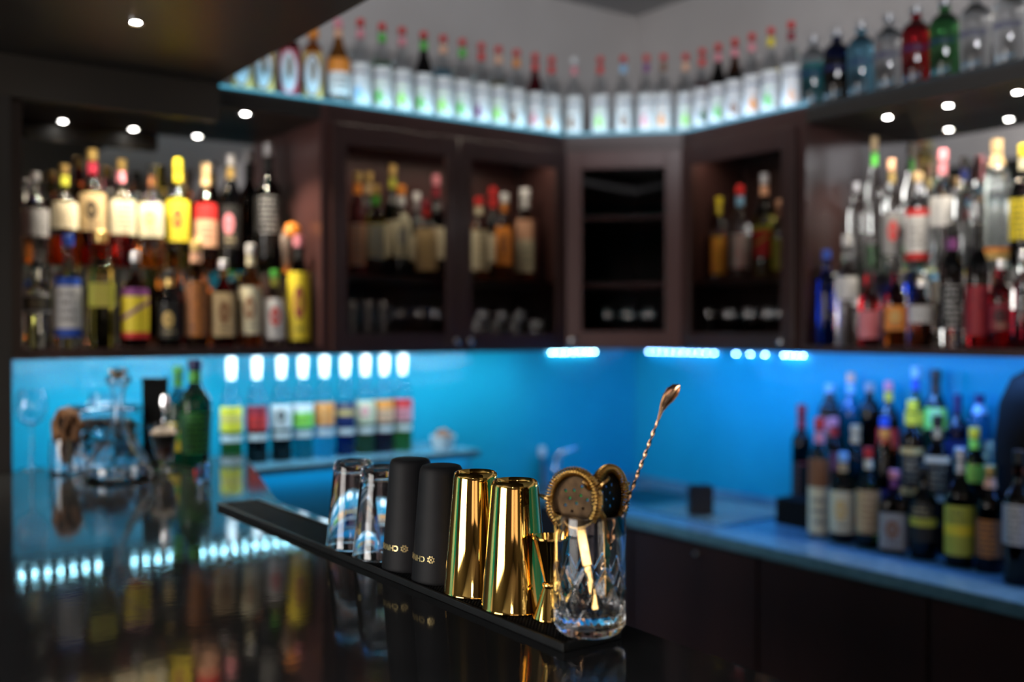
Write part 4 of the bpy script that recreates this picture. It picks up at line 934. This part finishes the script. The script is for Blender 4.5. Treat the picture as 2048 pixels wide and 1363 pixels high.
# bar spoon (twisted stem)
t = empty('bar_spoon', tuple(GB), 0, 'long gold twisted bar spoon leaning out of the cut glass, teardrop bowl up', 'spoon')
D0 = 1.235
pA, pB = pt(1163, 1248, D0+.005), pt(1317, 838, D0)
axis = (pB-pA).normalized(); Ln = (pB-pA).length; u_ = axis.orthogonal().normalized(); v_ = axis.cross(u_)
vs, fs = [], []; n = 420; sg = 10
for i in range(n+1):
    s = i/n; c = pA+axis*Ln*s-GB; tw = s*Ln/.0135*pi if s > .25 else .25*Ln/.0135*pi
    a_, b_ = (.0026, .00125) if s > .05 else (.002, .002)
    if s > .93: k = (s-.93)/.07; a_ = .0026*(1-k)+.0016*k; b_ = .00125*(1-k)+.0016*k
    for k in range(sg):
        q = 2*pi*k/sg; e1, e2 = a_*cos(q), b_*sin(q); vs.append(tuple(c+u_*(e1*cos(tw)-e2*sin(tw))+v_*(e1*sin(tw)+e2*cos(tw))))
for i in range(n):
    for k in range(sg): j = (k+1) % sg; fs.append((i*sg+k, i*sg+j, (i+1)*sg+j, (i+1)*sg+k))
me = bpy.data.meshes.new('mesh'); me.from_pydata(vs, [], fs)
for p in me.polygons: p.use_smooth = True
mk('twisted_stem', me, COPPER, t)
# teardrop bowl
pts_ = [pt(1317, 838, D0), pt(1322, 822, D0), pt(1328, 808, D0), pt(1336, 795, D0), pt(1345, 783, D0), pt(1353, 774, D0), pt(1359, 770, D0)]
wd_ = [.0018, .0030, .0062, .0092, .0098, .0070, .0022]
nrm = (-FW*.75-RT*.55+UP*.2).normalized(); vs, fs = [], []; K = 8
for layer in (0, 1):
    for i, (p, wv_) in enumerate(zip(pts_, wd_)):
        d = (pts_[min(i+1, 6)]-pts_[max(i-1, 0)]).normalized(); sd_ = d.cross(nrm).normalized()
        for k in range(K+1):
            q = 2*k/K-1; dp = .0045*(1-q*q)*(wv_/.0098)
            vs.append(tuple(p+sd_*wv_*q*.9-nrm*(dp+layer*.0009)-GB))
m_ = 7*(K+1)
for layer in (0, 1):
    for i in range(6):
        for k in range(K):
            f = [layer*m_+i*(K+1)+k, layer*m_+i*(K+1)+k+1, layer*m_+(i+1)*(K+1)+k+1, layer*m_+(i+1)*(K+1)+k]; fs.append(f if layer else f[::-1])
for i in range(6):
    for k in (0, K): a = i*(K+1)+k; b = (i+1)*(K+1)+k; fs.append((a, b, b+m_, a+m_))
me = bpy.data.meshes.new('mesh'); me.from_pydata(vs, [], fs)
for p in me.polygons: p.use_smooth = True
mk('spoon_bowl', me, COPPER, t)
# hawthorne strainers
def strainer(center, nrm, down, label, hl, R=.036, hole_rows=True, handle_to=None):
    nz = nrm.normalized(); dy = (down-nz*down.dot(nz)).normalized(); dx = dy.cross(nz)
    M = Matrix((dx, -dy, nz)).transposed().to_4x4(); M.translation = center
    t = bpy.data.objects.new('strainer', None); t.matrix_world = M; t.empty_display_size = .02; COL.objects.link(t); tag(t, label, 'strainer', 'cocktail strainers in the cut glass')
    bm = bmesh.new()
    def circ(cx, cy, r, n):
        v = [bm.verts.new((cx+r*cos(2*pi*k/n), cy+r*sin(2*pi*k/n), 0)) for k in range(n)]
        return [bm.edges.new((v[k], v[(k+1) % n])) for k in range(n)]
    ed = circ(0, 0, R, 48)
    for (hx, hy) in ((0, .012), (-.008, .004), (.008, .004), (0, -.004), (-.016, -.003), (.016, -.003), (-.008, -.012), (.008, -.012), (-.012, .014), (.012, .014)): ed += circ(hx, hy, .0021, 10)
    bmesh.ops.triangle_fill(bm, use_beauty=True, use_dissolve=False, edges=ed)
    r = bmesh.ops.extrude_face_region(bm, geom=list(bm.faces)); bmesh.ops.translate(bm, verts=[v for v in r['geom'] if isinstance(v, bmesh.types.BMVert)], vec=(0, 0, .0014))
    mk('perforated_disc', bme(bm), BRONZE, t)
    mk('rolled_edge', tube_me([(R*cos(2*pi*k/48), R*sin(2*pi*k/48), .001) for k in range(49)], .0016, 8, False), GOLDD, t)
    N_ = 44*12; a0, a1 = -.30*pi, 1.30*pi
    mk('coil_spring', tube_me([((R-.002+.0052*cos(2*pi*44*s/N_))*cos(a0+(a1-a0)*s/N_), (R-.002+.0052*cos(2*pi*44*s/N_))*sin(a0+(a1-a0)*s/N_), 0.0068+.0052*sin(2*pi*44*s/N_)) for s in range(N_+1)], .0011, 6), COIL, t)
    for s in (-1, 1):
        mk('ear', tube_me([(s*(R-.002), .008, .001), (s*(R+.006), .011, .001), (s*(R+.015), .017, .002)], [.0045, .0038, .0018], 8), GOLDD, t)
    bm = bmesh.new(); addbox(bm, -.0065, .0065, -R-hl*.45, -R+.002, 0, .0022, .0008); addbox(bm, -.0045, .0045, -R-hl, -R-hl*.45, 0, .0022, .0008)
    mk('handle', bme(bm), GOLDD, t); return t
strainer(pt(1153, 1000, 1.226), -FW*.80-RT*.58+UP*.12, -UP+RT*.36, 'gold strainer with perforated disc facing the bar front, handle down in the cut glass', .094, .0365)
strainer(pt(1212, 992, 1.244), -FW*.62+RT*.78+UP*.10, -UP-RT*.22, 'gold strainer turned nearly edge-on beside the bar spoon, in the cut glass', .086, .0355)
